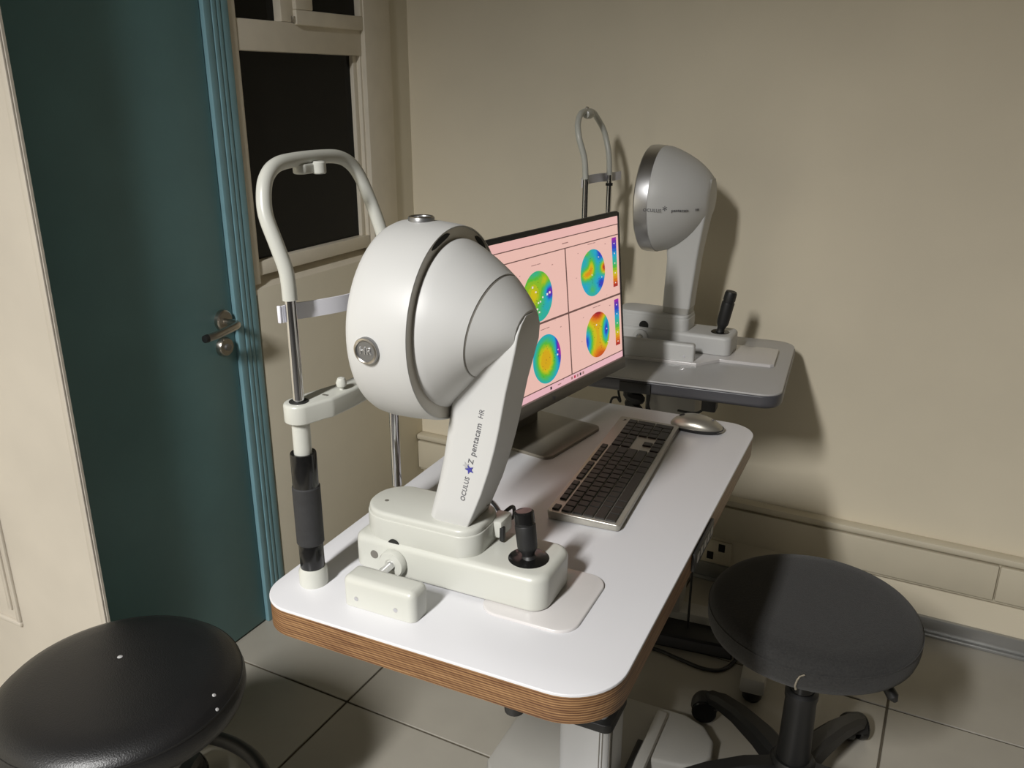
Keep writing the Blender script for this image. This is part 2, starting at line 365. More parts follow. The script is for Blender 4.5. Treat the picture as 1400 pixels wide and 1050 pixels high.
# ================================================================== WHITE INSTRUMENT TABLE (local frame u,v,z)
TROT = rad(2.1631); TO = Vector((-0.70, 0.72, 0.0)); T = 0.8075
def tw(u, v, z): return (TO.x + u*math.cos(TROT) - v*math.sin(TROT), TO.y + u*math.sin(TROT) + v*math.cos(TROT), z)
class Local:
    """build parts in table coordinates under an Empty that sits at base (u, v, z)"""
    def __init__(s, name, label, cat, base, group=None, rz=0.0):
        s.b = base; s.o = thing(name, label, cat, tw(*base), TROT, group)
        s.off = tuple(-c for c in base)
    def add(s, name, bm, m, parent=None, **k): return obj(name, bm, m, parent or s.o, s.off, **k)

tb = Local('instrument_table', 'white instrument table with rounded corners and plywood edge', 'table', (0.19, 0.64, 0.0))
TU0, TU1, TV0, TV1 = -0.060, 0.440, -0.003, 0.911
TRR = (0.055, 0.075, 0.06, 0.06)
tb.add('laminate_top', prism(rrect(TU0, TU1, TV0, TV1, TRR, 12), T-0.0035, T, 0.0012), LAMINATE)
tb.add('plywood_core', prism(rrect(TU0+0.0006, TU1-0.0006, TV0+0.0006, TV1-0.0006, TRR, 12), T-0.042, T-0.0035, 0, 0.0015), PLY, label='striped plywood edge')
CU, CV = 0.201, 0.655
tb.add('mount_plate', box(0.02, 0.36, 0.12, 0.80, T-0.062, T-0.042, 0.002), BLACKM)
tb.add('inner_column', prism(rrect(CU-0.044, CU+0.044, CV-0.044, CV+0.044, 0.012, 4), 0.10, T-0.055), ALU)
oc = tb.add('outer_column', prism(rrect(CU-0.055, CU+0.055, CV-0.055, CV+0.055, 0.016, 5), 0.052, 0.226), ALU)
for dv in (-0.047, -0.040, -0.033):
    tb.add('column_groove', box(CU+0.0545, CU+0.0562, CV+dv-0.0012, CV+dv+0.0012, 0.053, 0.223), SEAM, oc)
for du in (0.036, 0.042):
    tb.add('column_groove', box(CU+du-0.001, CU+du+0.001, CV-0.0562, CV-0.0545, 0.053, 0.223), SEAM, oc)
tb.add('collar', prism(rrect(CU-0.060, CU+0.060, CV-0.060, CV+0.060, 0.018, 5), 0.224, 0.243, 0.003), BLACKM)
tb.add('foot_plate', prism([(-0.02, 0.60), (0.00, 0.57), (0.03, 0.56), (0.24, 0.56), (0.262, 0.60), (0.275, 0.72), (0.30, 0.755), (0.37, 0.765), (0.41, 0.785), (0.425, 0.82), (0.42, 0.87), (0.39, 0.91), (0.34, 0.93), (0.05, 0.93), (0.00, 0.91), (-0.02, 0.87)], 0.012, 0.050, 0.008), PLATE)
tb.add('foot_bar', box(CU+0.078, CU+0.104, 0.57, 0.90, 0.048, 0.066, 0.006), PLATE)
tb.add('foot_slot', box(CU+0.062, CU+0.074, 0.58, 0.80, 0.0495, 0.053, 0.001), BLACKM)
tb.add('floor_glide', lathe([(0.02, 0.0), (0.022, 0.012)], 'Z', (0.05, 0.60, 0), 16), BLACKM)
tb.add('floor_glide', lathe([(0.02, 0.0), (0.022, 0.012)], 'Z', (0.22, 0.60, 0), 16), BLACKM)
tb.add('floor_glide', lathe([(0.02, 0.0), (0.022, 0.012)], 'Z', (0.05, 0.89, 0), 16), BLACKM)
tb.add('floor_glide', lathe([(0.02, 0.0), (0.022, 0.012)], 'Z', (0.35, 0.89, 0), 16), BLACKM)
cpn = tb.add('control_panel', box(0.438, 0.4445, 0.375, 0.50, T-0.036, T-0.006, 0.001), BLACKM, label='black height control strip on the table edge')
for k in range(5):
    tb.add('button_mark', box(0.4443, 0.4452, 0.39+0.022*k, 0.404+0.022*k, T-0.028, T-0.014), INKL, cpn)
tb.add('grommet', lathe([(0.012, 0), (0.013, 0.012)], 'Z', (0.32, 0.012, T-0.054), 16), BLACKM)

# ------------------------------------------------------------------ head rest 1
HU, HV0, HV1 = -0.012, 0.068, 0.284
hr = Local('head_rest', 'large cream head and chin rest frame with black grip at front corner of white table', 'head rest', (HU, 0.175, T))
def hoop(side, u, c, r):
    """side: (half width, height, lean) from the rod upward"""
    L = [(u+du, c-a, z) for a, z, du in side]; Rr = [(u+du, c+a, z) for a, z, du in side[::-1]]
    return tube(spline(L+Rr, 6), r, 16)
hr.add('hoop', hoop([(.108, 1.206, 0), (.108, 1.24, -.002), (.109, 1.272, -.012), (.108, 1.308, -.026), (.099, 1.336, -.033), (.085, 1.353, -.037), (.062, 1.363, -.040), (.025, 1.366, -.041)], HU, 0.176, 0.0092), SHELL2)
hr.add('forehead_pad', prism(rrect(HU-0.050, HU-0.030, 0.148, 0.188, 0.009, 6), 1.3475, 1.3605, 0.003, 0.003), SHELL2)
hr.add('pad_knob', lathe([(0.0075, 1.3465), (0.0088, 1.3480), (0.0088, 1.3605), (0.007, 1.3625)], 'Z', (HU-0.028, 0.180, 0), 20), SHELL2)
for v in (HV0, HV1):
    hr.add('chrome_rod', lathe([(0.0073, 0.86), (0.0073, 1.208)], 'Z', (HU, v, 0), 20), CHROME)
g = hr.add('base_socket', lathe([(0.0195, T), (0.0195, T+0.020), (0.017, T+0.026), (0.001, T+0.026)], 'Z', (HU, HV0, 0), 28), SHELL2)
hr.add('base_socket', lathe([(0.0195, T), (0.0195, T+0.020), (0.017, T+0.026), (0.001, T+0.026)], 'Z', (HU, HV1, 0), 28), SHELL2)
hr.add('grip_foot', lathe([(0.0155, T+0.022), (0.0165, T+0.024), (0.0165, T+0.064), (0.0155, T+0.066)], 'Z', (HU, HV0, 0), 28), BLACKG)
hr.add('foam_grip', lathe([(0.0168, T+0.062), (0.0185, T+0.064), (0.0185, T+0.146), (0.0168, T+0.148)], 'Z', (HU, HV0, 0), 32), RUBBER)
hr.add('grip_head', lathe([(0.0165, T+0.146), (0.0172, T+0.148), (0.0172, T+0.193), (0.0165, T+0.195), (0.0132, T+0.195), (0.0130, T+0.17)], 'Z', (HU, HV0, 0), 32), BLACKG)
hr.add('sleeve', lathe([(0.0118, T+0.165), (0.0118, T+0.250)], 'Z', (HU, HV0, 0), 24), SHELL2)
# chin rest bar
zc0, zc1 = 1.047, 1.073
HC = 0.5*(HV0+HV1)
half = [(HU-0.020, HV0+0.002)] + [(HU+0.020*math.cos(a), HV0+0.020*math.sin(a)) for a in [PI*(1.08+0.78*i/10) for i in range(11)]] + [(HU+0.027, HV0+0.020), (HU+0.031, HV0+0.026), (HU+0.032, HV0+0.032), (HU+0.035, HV0+0.070)]
back = [(HU+0.004, HV0+0.090), (HU-0.014, HV0+0.030)]
pts = half + [(x, 2*HC-y) for x, y in half[::-1]] + [(x, 2*HC-y) for x, y in back[::-1]] + back
cb = hr.add('chin_rest', prism(pts, zc0, zc1, 0.004, 0.002), SHELL2)
hr.add('bore_ring', lathe([(0.0078, 0), (0.0125, 0), (0.0125, 0.0008), (0.0078, 0.0008)], 'Z', (HU, HV0, zc1), 24, cap=False), DARK, cb)
hr.add('chin_peg', lathe([(0.003, zc1-0.001), (0.003, zc1+0.004), (0.0065, zc1+0.005), (0.0075, zc1+0.010), (0.005, zc1+0.016), (0.001, zc1+0.0175)], 'Z', (HU+0.022, HV0+0.062, 0), 18), SHELL2, cb)
hr.add('paper_slot', box(HU+0.012, HU+0.020, HV0+0.032, HV0+0.036, zc1-0.001, zc1+0.0006), SEAM, cb)
# forehead strap between the rods
sp_ = [(HU-0.008, HV0-0.008), (HU-0.006, HV0+0.010), (HU+0.006, HV0+0.030), (HU+0.024, HV0+0.070), (HU+0.030, 0.5*(HV0+HV1)), (HU+0.024, HV1-0.070), (HU+0.006, HV1-0.030), (HU-0.006, HV1-0.010), (HU-0.008, HV1+0.006)]
sp2 = [p for p in spline([(a, b, 0) for a, b in sp_], 5)]
rings = [[(p.x-0.0015, p.y, 1.178), (p.x+0.0015, p.y, 1.178), (p.x+0.0015, p.y, 1.199), (p.x-0.0015, p.y, 1.199)] for p in sp2]
hr.add('forehead_strap', add_loft(bmesh.new(), rings), STRAP, label='white flexible forehead strap')
hr.add('strap_clip', box(HU-0.012, HU-0.007, HV0-0.012, HV0-0.009, 1.178, 1.200, 0.001), STRAP)

# ------------------------------------------------------------------ base mat and rail covers under scanner 1
pm = Local('base_mat', 'thin milky slide mat under the cream scanner base on the white table', 'mat', (0.29, 0.17, T))
pm.add('sheet', prism(rrect(0.222, 0.356, 0.101, 0.246, 0.028, 8), T+0.0002, T+0.0040, 0.002), PADM)
rc = Local('rail_cover', 'small cream rail cover block with screws at front of white table', 'cover', (0.11, 0.06, T))
cv = rc.add('housing', prism(rrect(0.056, 0.166, 0.041, 0.079, 0.010, 6), T+0.0005, T+0.043, 0.009), SHELL2)
for u in (0.078, 0.138): rc.add('screw', lathe([(0.0005, 0.0), (0.0030, 0.0), (0.0033, 0.001)], 'Y', (u, 0.0402, T+0.014), 14), CHROME, cv)
rc.add('axle', lathe([(0.006, 0.070), (0.006, 0.1135)], 'Y', (0.085, 0, T+0.0265), 18), CHROME)

# ------------------------------------------------------------------ eye scanner 1
VC = 0.175
es = Local('eye_scanner', 'large cream eye scanner with round drum head and curved arm on white table', 'eye scanner', (0.16, VC, T+0.004))
B0 = T+0.0045
body = es.add('base_block', prism(rrect(0.016, 0.308, VC-0.052, VC+0.052, (0.018, 0.024, 0.024, 0.018), 8), B0, 0.862, 0.010, 0.003, 5), SHELL2)
def stadium(u0, u1, v0, v1, n=12):
    r = (v1-v0)/2; return rrect(u0, u1, v0, v1, r*0.98, n)
car = es.add('carriage', prism(rrect(0.0215, 0.206, VC-0.047, VC+0.047, (0.044, 0.030, 0.030, 0.044), 10), 0.860, 0.893, 0.002, 0.001), SHELL2)
es.add('carriage_lid', prism(rrect(0.023, 0.2045, VC-0.0455, VC+0.0455, (0.043, 0.029, 0.029, 0.043), 10), 0.8925, 0.902, 0.005), SHELL2, car)
es.add('lid_screw', lathe([(0.003, 0.9015), (0.003, 0.9026)], 'Z', (0.050, VC-0.012, 0), 12), SEAM, car)
es.add('finger_notch', lathe([(0.0005, 0), (0.0095, 0), (0.0095, 0.0012)], 'Y', (0.082, VC-0.0482, 0.8565), 20), DARK, car)
es.add('wheel', lathe([(0.004, 0.0), (0.0185, 0.0), (0.0200, -0.002), (0.0200, -0.009), (0.0180, -0.012), (0.009, -0.012), (0.007, -0.0105)], 'Y', (0.085, VC-0.051, T+0.0265), 28), SHELL2, body)
es.add('side_port', lathe([(0.0005, -0.0008), (0.0062, -0.0008), (0.0062, 0.001)], 'Y', (0.052, VC-0.0518, T+0.030), 18), SEAM, body)
# joystick
jd = es.add('joystick_disc', lathe([(0.0005, 0.8635), (0.026, 0.8630), (0.0275, 0.8622), (0.0275, 0.8612)], 'Z', (0.267, VC-0.006, 0), 32), BLACKG, body)
def joystick(add, base, top, rr=0.0135, par=None):
    b, t = Vector(base), Vector(top); d = (t-b)
    st = [(0.0, 0.8), (0.06, 0.62), (0.12, 0.66), (0.20, 0.95), (0.26, 1.02), (0.72, 1.06), (0.74, 1.02), (0.745, 0.92), (0.78, 0.92), (0.785, 1.02), (0.95, 1.0), (1.0, 0.86)]
    return add('joystick', tube([b+d*k for k, _ in st], [rr*q for _, q in st], 24), BLACKM, par)
js = joystick(es.add, (0.267, VC-0.006, 0.862), (0.2575, VC-0.002, 0.926), 0.0133)
es.add('joystick_cap', tube([Vector((0.2595, VC-0.0028, 0.9125)), Vector((0.2575, VC-0.002, 0.9262)), Vector((0.2572, VC-0.0019, 0.9280))], [0.0136, 0.0134, 0.0110], 24), BLACKG, js)
# drum head
ZD = 1.170
es.add('drum', lathe([(0.060, 0.0745), (0.105, 0.0735), (0.117, 0.0755), (0.1225, 0.0795), (0.1255, 0.086), (0.1272, 0.100), (0.1268, 0.130), (0.1248, 0.152), (0.1238, 0.158), (0.1228, 0.1620), (0.1212, 0.1622), (0.1205, 0.158), (0.1200, 0.140)], 'X', (0, VC, ZD), 72), SHELL)
es.add('drum_window', lathe([(0.0005, 0.0733), (0.060, 0.0733), (0.061, 0.0755)], 'X', (0, VC, ZD), 40), DARK)
es.add('drum_gap', lathe([(0.1211, 0.1612), (0.1208, 0.1606), (0.1040, 0.1600), (0.1040, 0.1490), (0.1200, 0.1490)], 'X', (0, VC, ZD), 72, cap=False), GAPM)
for a0, a1 in ((62, 84), (118, 136), (203, 222)):      # dark slots inside the gap
    bm = bmesh.new(); rr = []
    for i in range(9):
        a = rad(a0 + (a1-a0)*i/8); q = (i-4)/4; wd = 0.0038*math.sqrt(max(0.02, 1-q*q))
        rr.append([(u, VC-(0.1160+k)*math.cos(a), ZD+(0.1160+k)*math.sin(a)) for u, k in ((0.1585, -wd), (0.1612, -wd), (0.1612, wd), (0.1585, wd))])
    es.add('gap_slot', add_loft(bm, rr), DARK)
# tapered rear shell: every ring runs from a top point to a bottom point (u, z), half width in v
def eringlist(pr, n=72):
    out = []
    for (ut, zt), (ub, zb_), hv in pr:
        cu, cz = (ut+ub)/2, (zt+zb_)/2; eu, ez = (ut-ub)/2, (zt-zb_)/2
        out.append([(cu+eu*math.sin(2*PI*i/n), VC+hv*math.cos(2*PI*i/n), cz+ez*math.sin(2*PI*i/n)) for i in range(n)])
    return out
cone = [((0.157, 1.2740), (0.157, 1.0665), 0.1040), ((0.1635, 1.2775), (0.1605, 1.0640), 0.1065), ((0.169, 1.2762), (0.163, 1.0640), 0.1060), ((0.180, 1.2705), (0.1705, 1.0715), 0.1025), ((0.197, 1.2600), (0.182, 1.0835), 0.0955), ((0.212, 1.2495), (0.193, 1.0955), 0.0880), ((0.2262, 1.2385), (0.2035, 1.1075), 0.0800)]
cap_ = [((0.2285, 1.2365), (0.2055, 1.1098), 0.0785), ((0.238, 1.2270), (0.217, 1.1220), 0.0690), ((0.248, 1.2165), (0.232, 1.1330), 0.0570), ((0.2565, 1.2065), (0.247, 1.1430), 0.0455), ((0.2618, 1.1985), (0.2560, 1.1480), 0.0360)]
es.add('rear_shell', add_loft(bmesh.new(), eringlist(cone)), SHELL)
es.add('shell_seam', add_loft(bmesh.new(), eringlist([((0.2255, 1.2378), (0.2030, 1.1082), 0.0792), ((0.2290, 1.2350), (0.2062, 1.1112), 0.0770)])), SEAM)
es.add('rear_cap', add_loft(bmesh.new(), eringlist(cap_)), SHELL)
# arm: lofted blade
sec = [(0.8985, 0.128, 0.187, 0.030), (0.903, 0.125, 0.190, 0.032), (0.925, 0.131, 0.199, 0.0325), (0.954, 0.1395, 0.2105, 0.033), (0.990, 0.148, 0.222, 0.033), (1.020, 0.1535, 0.2300, 0.033), (1.047, 0.158, 0.2360, 0.033), (1.075, 0.163, 0.2415, 0.0335), (1.100, 0.170, 0.2465, 0.034), (1.130, 0.180, 0.2540, 0.035), (1.155, 0.190, 0.2600, 0.0365), (1.175, 0.200, 0.2625, 0.034), (1.186, 0.205, 0.2630, 0.026), (1.1945, 0.212, 0.2628, 0.012)]
rings = []
for z, ul, ur, h in sec:
    ring = [(x, y, z) for x, y in rrect(ul, ur, VC-h, VC+h, (min(0.020, h*0.7), 0.0025, 0.0025, min(0.020, h*0.7)), 6)]
    rings.append(ring)
arm = es.add('arm', add_loft(bmesh.new(), rings), SHELL)
es.add('arm_screw', lathe([(0.0005, 0), (0.0028, 0), (0.003, -0.001)], 'X', (0.1945, VC+0.018, 0.914), 12), SEAM, arm)
# badges
def badge(par, cu, ang, R, lbl):
    n = Vector((0, -math.cos(ang), math.sin(ang))); c = Vector((cu, VC, ZD)) + n*R
    up = Vector((0, math.sin(ang), math.cos(ang)))
    M = basis(c, (1, 0, 0), up)
    bm = lathe([(0.0005, 0.0035), (0.0125, 0.0035), (0.0130, 0.0050), (0.0155, 0.0050), (0.0165, 0.0035), (0.0165, -0.003)], 'Z', (0, 0, 0), 36)
    bm.transform(M); b = es.add('badge', bm, BADGE, label=lbl)
    rb = lathe([(0.0127, 0.0048), (0.0140, 0.0056), (0.0158, 0.0050), (0.0162, 0.0030)], 'Z', (0, 0, 0), 36, cap=False); rb.transform(M)
    es.add('badge_rim', rb, SATIN, b)
    t = text_mesh('badge_letters', 'HR', 0.0125, BADGEL, b, Matrix.Translation(Vector(es.off)) @ M @ Matrix.Translation((0, 0, 0.0040)), 0.0007, 1.1)
    return b
badge(es, 0.112, rad(-3), 0.1268, 'round grey badge reading HR')
badge(es, 0.113, rad(91), 0.1268, 'round grey badge on top of the drum')
# printed name on the arm
tx0, tx1 = Vector((0.1835, VC-0.0334, 0.942)), Vector((0.2145, VC-0.0334, 1.075))
d = (tx1-tx0).normalized(); upv = Vector((-d.z, 0, d.x))
def armtext(s, k, size, m=INK, sp=1.0, dn=0.0):
    c = tx0 + (tx1-tx0)*k + upv*dn
    return text_mesh('printed_name', s, size, m, arm, Matrix.Translation(Vector(es.off)) @ basis(c, d, upv), 0.00025, sp)
armtext('OCULUS', 0.125, 0.0092, INK, 1.05)
armtext('Z', 0.432, 0.0105)
armtext('pentacam', 0.672, 0.0118, INK, 1.06)
armtext('HR', 0.945, 0.0098, INK, 1.0)
def star(c, r, m, name):
    bm = bmesh.new(); pts = []
    for i in range(10):
        a = PI/2 + i*PI/5 + 0.25; q = r if i % 2 == 0 else r*0.42
        p = c + d*(q*math.cos(a)) + upv*(q*math.sin(a)); pts.append(p)
    f = [bm.verts.new(p) for p in pts]; b = [bm.verts.new(p - Vector((0, 0.0005, 0))) for p in pts]
    for i in range(10): bm.faces.new((f[i], f[(i+1) % 10], b[(i+1) % 10], b[i]))
    bm.faces.new(f); bm.faces.new(b[::-1])
    es.add(name, bm, m, arm, smooth=False)
c0 = tx0 + (tx1-tx0)*0.345
star(c0 - upv*0.0002, 0.0068, INKB, 'printed_star'); star(c0 + upv*0.0055 + d*0.0035, 0.0052, INKL, 'printed_star')
# connector and cable behind the carriage
cn = es.add('connector', box(0.196, 0.218, VC+0.012, VC+0.048, 0.868, 0.894, 0.004), SHELL2)
es.add('plug', box(0.214, 0.221, VC+0.012, VC+0.020, 0.864, 0.886, 0.002), BLACKM, cn)
es.add('cable', tube(spline([(0.20, VC+0.044, 0.884), (0.205, VC+0.075, 0.886), (0.19, VC+0.11, 0.850), (0.15, VC+0.16, T+0.006), (0.10, VC+0.21, T+0.004), (0.03, VC+0.24, T+0.004), (-0.02, VC+0.30, T+0.004)], 8), 0.0028, 8), BLACKM, cn)
cbl = Local('loop_cable', 'black cable looping up behind the cream scanner arm', 'cable', (0.06, 0.30, T))
cbl.add('cord', tube(spline([(0.075, 0.30, T+0.004), (0.078, 0.285, T+0.03), (0.085, 0.270, T+0.058), (0.095, 0.262, T+0.062), (0.108, 0.262, T+0.04), (0.115, 0.268, T+0.004)], 8), 0.0034, 10), BLACKM)

# ------------------------------------------------------------------ keyboard
kb = thing('keyboard', 'silver keyboard with black keys lying before the monitor', 'keyboard', tw(0.2545, 0.596, T), TROT + rad(93.0))
# local x along the keys to the right of the typist (far), y toward the function row
KL, KW = 0.442, 0.119
def kz(y): return 0.0115 + 0.0035*(y + KW/2)/KW
rings = []
for y, z, ins in [(-KW/2, 0.001, 0.002), (-KW/2, 0.0078, 0.0), (-KW/2+0.002, 0.0098, 0.001), (KW/2-0.002, 0.0150, 0.001), (KW/2, 0.0135, 0.0), (KW/2, 0.004, 0.002)]:
    rings.append((y, z, ins))
bm = bmesh.new()
out = rrect(-KL/2, KL/2, -KW/2, KW/2, 0.006, 5)
lo_ = [bm.verts.new((x*0.995, y*0.985, 0.0015)) for x, y in out]
mi_ = [bm.verts.new((x, y, kz(y)-0.004)) for x, y in out]
hi_ = [bm.verts.new((x, y, kz(y)-0.0015)) for x, y in out]
tp_ = [bm.verts.new((x*0.996, y*0.985, kz(y))) for x, y in out]
n = len(out)
for a, b in ((lo_, mi_), (mi_, hi_), (hi_, tp_)):
    for i in range(n): bm.faces.new((a[i], a[(i+1) % n], b[(i+1) % n], b[i]))
bm.faces.new(lo_[::-1]); bm.faces.new(tp_)
kbody = obj('body', bm, KBB, kb)
kcache = {}
def key(x, y, wd, ht):
    k = (round(wd, 4), round(ht, 4))
    z = kz(y)
    if k not in kcache:
        bm = bmesh.new(); a, b = wd/2-0.0009, ht/2-0.0009
        add_loft(bm, [[(sx*(a-q), sy*(b-q), h) for sx, sy in ((-1, -1), (1, -1), (1, 1), (-1, 1))] for q, h in ((0, -0.001), (0.0002, 0.0022), (0.0012, 0.0030))])
        bmesh.ops.recalc_face_normals(bm, faces=bm.faces[:])
        me = bpy.data.meshes.new('key'); bm.to_mesh(me); bm.free(); me.materials.append(KEYM); kcache[k] = me
    o = bpy.data.objects.new('key', kcache[k]); COL.objects.link(o); o.parent = kb
    o.location = (x, y, z); o.rotation_euler = (math.atan(0.0035/KW), 0, 0)
PX_ = 0.0187; x0 = -KL/2 + 0.007
rows = [0.0295, 0.0115, -0.0065, -0.0245, -0.0425]; RH = 0.0180
FY = 0.0475
def row(y, items, xs=x0, h=RH):
    x = xs
    for wd in items:
        if wd > 0: key(x + wd*PX_/2, y, wd*PX_, h)
        x += abs(wd)*PX_
row(FY, [1, -1, 1, 1, 1, 1, -.5, 1, 1, 1, 1, -.5, 1, 1, 1, 1], h=0.0125)
row(rows[0], [1]*13 + [2]); row(rows[1], [1.5] + [1]*12 + [1.5]); row(rows[2], [1.75] + [1]*11 + [2.25])
row(rows[3], [2.25] + [1]*10 + [2.75]); row(rows[4], [1.25, 1.25, 1.25, 6.25, 1.25, 1.25, 1.25, 1.25])
xn = x0 + 15.25*PX_
row(rows[0], [1, 1, 1], xn); row(rows[1], [1, 1, 1], xn); row(rows[3], [-1, 1], xn); row(rows[4], [1, 1, 1], xn)
xp = x0 + 18.5*PX_
for i, it in enumerate(([1, 1, 1, 1], [1, 1, 1], [1, 1, 1], [1, 1, 1], [2, 1])): row(rows[i], it, xp)
key(xp+3.5*PX_, 0.5*(rows[1]+rows[2]), PX_, 2*RH); key(xp+3.5*PX_, 0.5*(rows[3]+rows[4]), PX_, 2*RH)
text_mesh('logo', 'hp', 0.008, INK, kb, Matrix.Translation((KL/2-0.018, FY, kz(FY)+0.0002)), 0.0002)
for sx in (-1, 1): obj('riser_foot', box(sx*0.19-0.012, sx*0.19+0.012, KW/2-0.014, KW/2-0.006, 0.0, 0.006, 0.001), BLACKM, kb)

# ------------------------------------------------------------------ mouse
ms = thing('computer_mouse', 'silver and black computer mouse beside the keyboard', 'mouse', tw(0.331, 0.846, T), TROT + rad(-1))
ML, MW, MH = 0.053, 0.029, 0.029
def mouse_rings(z0, z1, ztop, scale=1.0, k=18, m=40):
    bm = bmesh.new(); rings = []
    for j in range(k+1):
        t = j/k; rr = math.cos(t*PI/2)**0.72 if t < 1 else 0.0
        z = z0 + (z1-z0)*math.sin(t*PI/2)
        rr = max(rr, 0.02)
        ring = []
        for i in range(m):
            a = 2*PI*i/m; cx, cy = math.cos(a), math.sin(a)
            ex = math.copysign(abs(cx)**0.86, cx); ey = math.copysign(abs(cy)**0.86, cy)
            x = ML*ex*rr*scale; y = MW*ey*rr*scale*(1-0.06*ex)
            ring.append((x, y, z*(1-0.30*(x/ML+0.15)**2)))
        rings.append(ring)
    return add_loft(bm, rings)
obj('shell', mouse_rings(0.0075, MH, 0), SILVER, ms, (0, 0, 0.0), label='silver domed top shell')
obj('side_skirt', add_loft(bmesh.new(), [[(ML*q*math.copysign(abs(math.cos(2*PI*i/40))**0.86, math.cos(2*PI*i/40)), MW*q*math.copysign(abs(math.sin(2*PI*i/40))**0.86, math.sin(2*PI*i/40)), z) for i in range(40)] for q, z in ((0.90, 0.0005), (0.97, 0.003), (1.0, 0.0085))]), BLACKM, ms)
obj('scroll_wheel', lathe([(0.002, -0.003), (0.007, -0.003), (0.0075, 0), (0.007, 0.003), (0.002, 0.003)], 'Y', (-0.030, 0.0, 0.0205), 18), BLACKM, ms)
text_mesh('logo', 'hp', 0.010, INK, ms, Matrix.Translation((0.032, 0, 0.0242)) @ Matrix.Rotation(rad(14), 4, 'Y') @ Matrix.Rotation(rad(-90), 4, 'Z'), 0.0002)

# ------------------------------------------------------------------ monitor
MR = -rad(8.64)     # screen width runs along +y turned 8.64 deg to the right
mc = tw(0.078, 0.687, T)
mo = thing('monitor', 'grey flat monitor showing four coloured eye maps on pink', 'monitor', mc, MR)
# local: x = out of the screen, y = along the width (far = +), z up from the table
obj('foot', prism(rrect(-0.115, 0.066, -0.100, 0.092, 0.016, 6), 0.0, 0.006, 0.0015), MONF, mo)
bm = bmesh.new(); add_loft(bm, [[(x, y, z) for x, y in ((-0.075, -0.045), (-0.058, -0.045), (-0.058, 0.045), (-0.075, 0.045))] for z in (0.004, 0.10, 0.22)])
obj('neck', bm, MONG, mo)
tilt = Matrix.Translation((0.0, 0, 0.0)) @ Matrix.Translation((0.0155, 0, 0.075)) @ Matrix.Rotation(-rad(5.4), 4, 'Y')
def mpart(name, bm, m, parent=None, **k):
    bm.transform(tilt); return obj(name, bm, m, parent or mo, **k)
SW, SH, CH = 0.527, 0.297, 0.024      # screen width, height, chin
mpart('rear_shell', box(-0.030, -0.006, -SW/2-0.004, SW/2+0.004, 0.0, CH+SH+0.006, 0.004), MONG)
mpart('bezel', add_box(add_box(box(-0.008, 0.0012, -SW/2-0.005, -SW/2, 0.0, CH+SH+0.007, 0.001), -0.008, 0.0012, SW/2, SW/2+0.005, 0.0, CH+SH+0.007, 0.001), -0.008, 0.0012, -SW/2, SW/2, CH+SH+0.0005, CH+SH+0.010, 0.001), BLACKM)
mpart('chin', box(-0.008, 0.003, -SW/2-0.005, SW/2+0.005, -0.001, CH-0.001, 0.002), MONG)
text_mesh('logo', 'hp', 0.012, INK, mo, tilt @ basis((0.0034, -0.01, CH*0.5), (0, 1, 0), (0, 0, 1)), 0.0002)
scr = mpart('screen', box(-0.006, -0.001, -SW/2, SW/2, CH, CH+SH), SCREEN, label='lit pink screen with coloured maps')
X1 = -0.0008
def sy(k): return -SW/2 + k*SW
def sz(k): return CH + k*SH
def srect(name, y0, y1, z0, z1, m, lift=0.0): return mpart(name, box(-0.0012, X1+lift, sy(y0), sy(y1), sz(z0), sz(z1)), m, scr, smooth=False)
srect('taskbar', 0, 1, 0, 0.042, TASKB, 0.0001)
srect('header', 0, 1, 0.945, 1, SCREEN2, 0.0001)
LT = 0.0017/SW; LZ = 0.0018/SH
for (y0, y1, z0, z1) in ((0, 1, 0.942, 0.942+LZ), (0, 1, 0.872, 0.872+LZ), (0, 1, 0.042, 0.042+LZ), (0.02, 1, 0.452, 0.452+2*LZ), (0.185, 0.185+LT, 0.042, 0.945), (0.615, 0.615+1.8*LT, 0.042, 0.872), (0.2, 0.2+LT, 0.872, 0.945)):
    srect('grid_line', y0, y1, z0, z1, SCRLINE, 0.0003)
srect('red_tab', 0.195, 0.225, 0.66, 0.83, SCRRED, 0.0003)
def hue(t):
    stops = [(0.0, (0.42, 0.0, 0.40)), (0.10, (0.10, 0.02, 0.45)), (0.22, (0.0, 0.05, 0.62)), (0.36, (0.0, 0.42, 0.66)), (0.48, (0.02, 0.50, 0.30)), (0.60, (0.10, 0.55, 0.02)), (0.72, (0.70, 0.60, 0.0)), (0.84, (0.85, 0.25, 0.0)), (0.94, (0.60, 0.03, 0.0)), (1.0, (0.35, 0.0, 0.02))]
    t = min(1, max(0, t))
    for (a, ca), (b, cb_) in zip(stops, stops[1:]):
        if t <= b:
            k = (t-a)/(b-a); return tuple(x+(y-x)*k for x, y in zip(ca, cb_))
    return stops[-1][1]
def gauss(x, y, cx, cy, sx, sy_): return math.exp(-((x-cx)/sx)**2 - ((y-cy)/sy_)**2)
def f_ul(x, y): return 0.60 + 0.14*gauss(x, y, -0.3, 0.1, 0.4, 0.45) + 0.10*gauss(x, y, 0.5, 0.55, 0.3, 0.25) - 0.55*gauss(x, y, 0.85, 0.05, 0.35, 0.30) - 0.18*gauss(x, y, 0.55, -0.5, 0.5, 0.35) - 0.16*gauss(x, y, 0.05, -1.0, 0.6, 0.3) - 0.12*gauss(x, y, -0.2, 0.95, 0.5, 0.2)
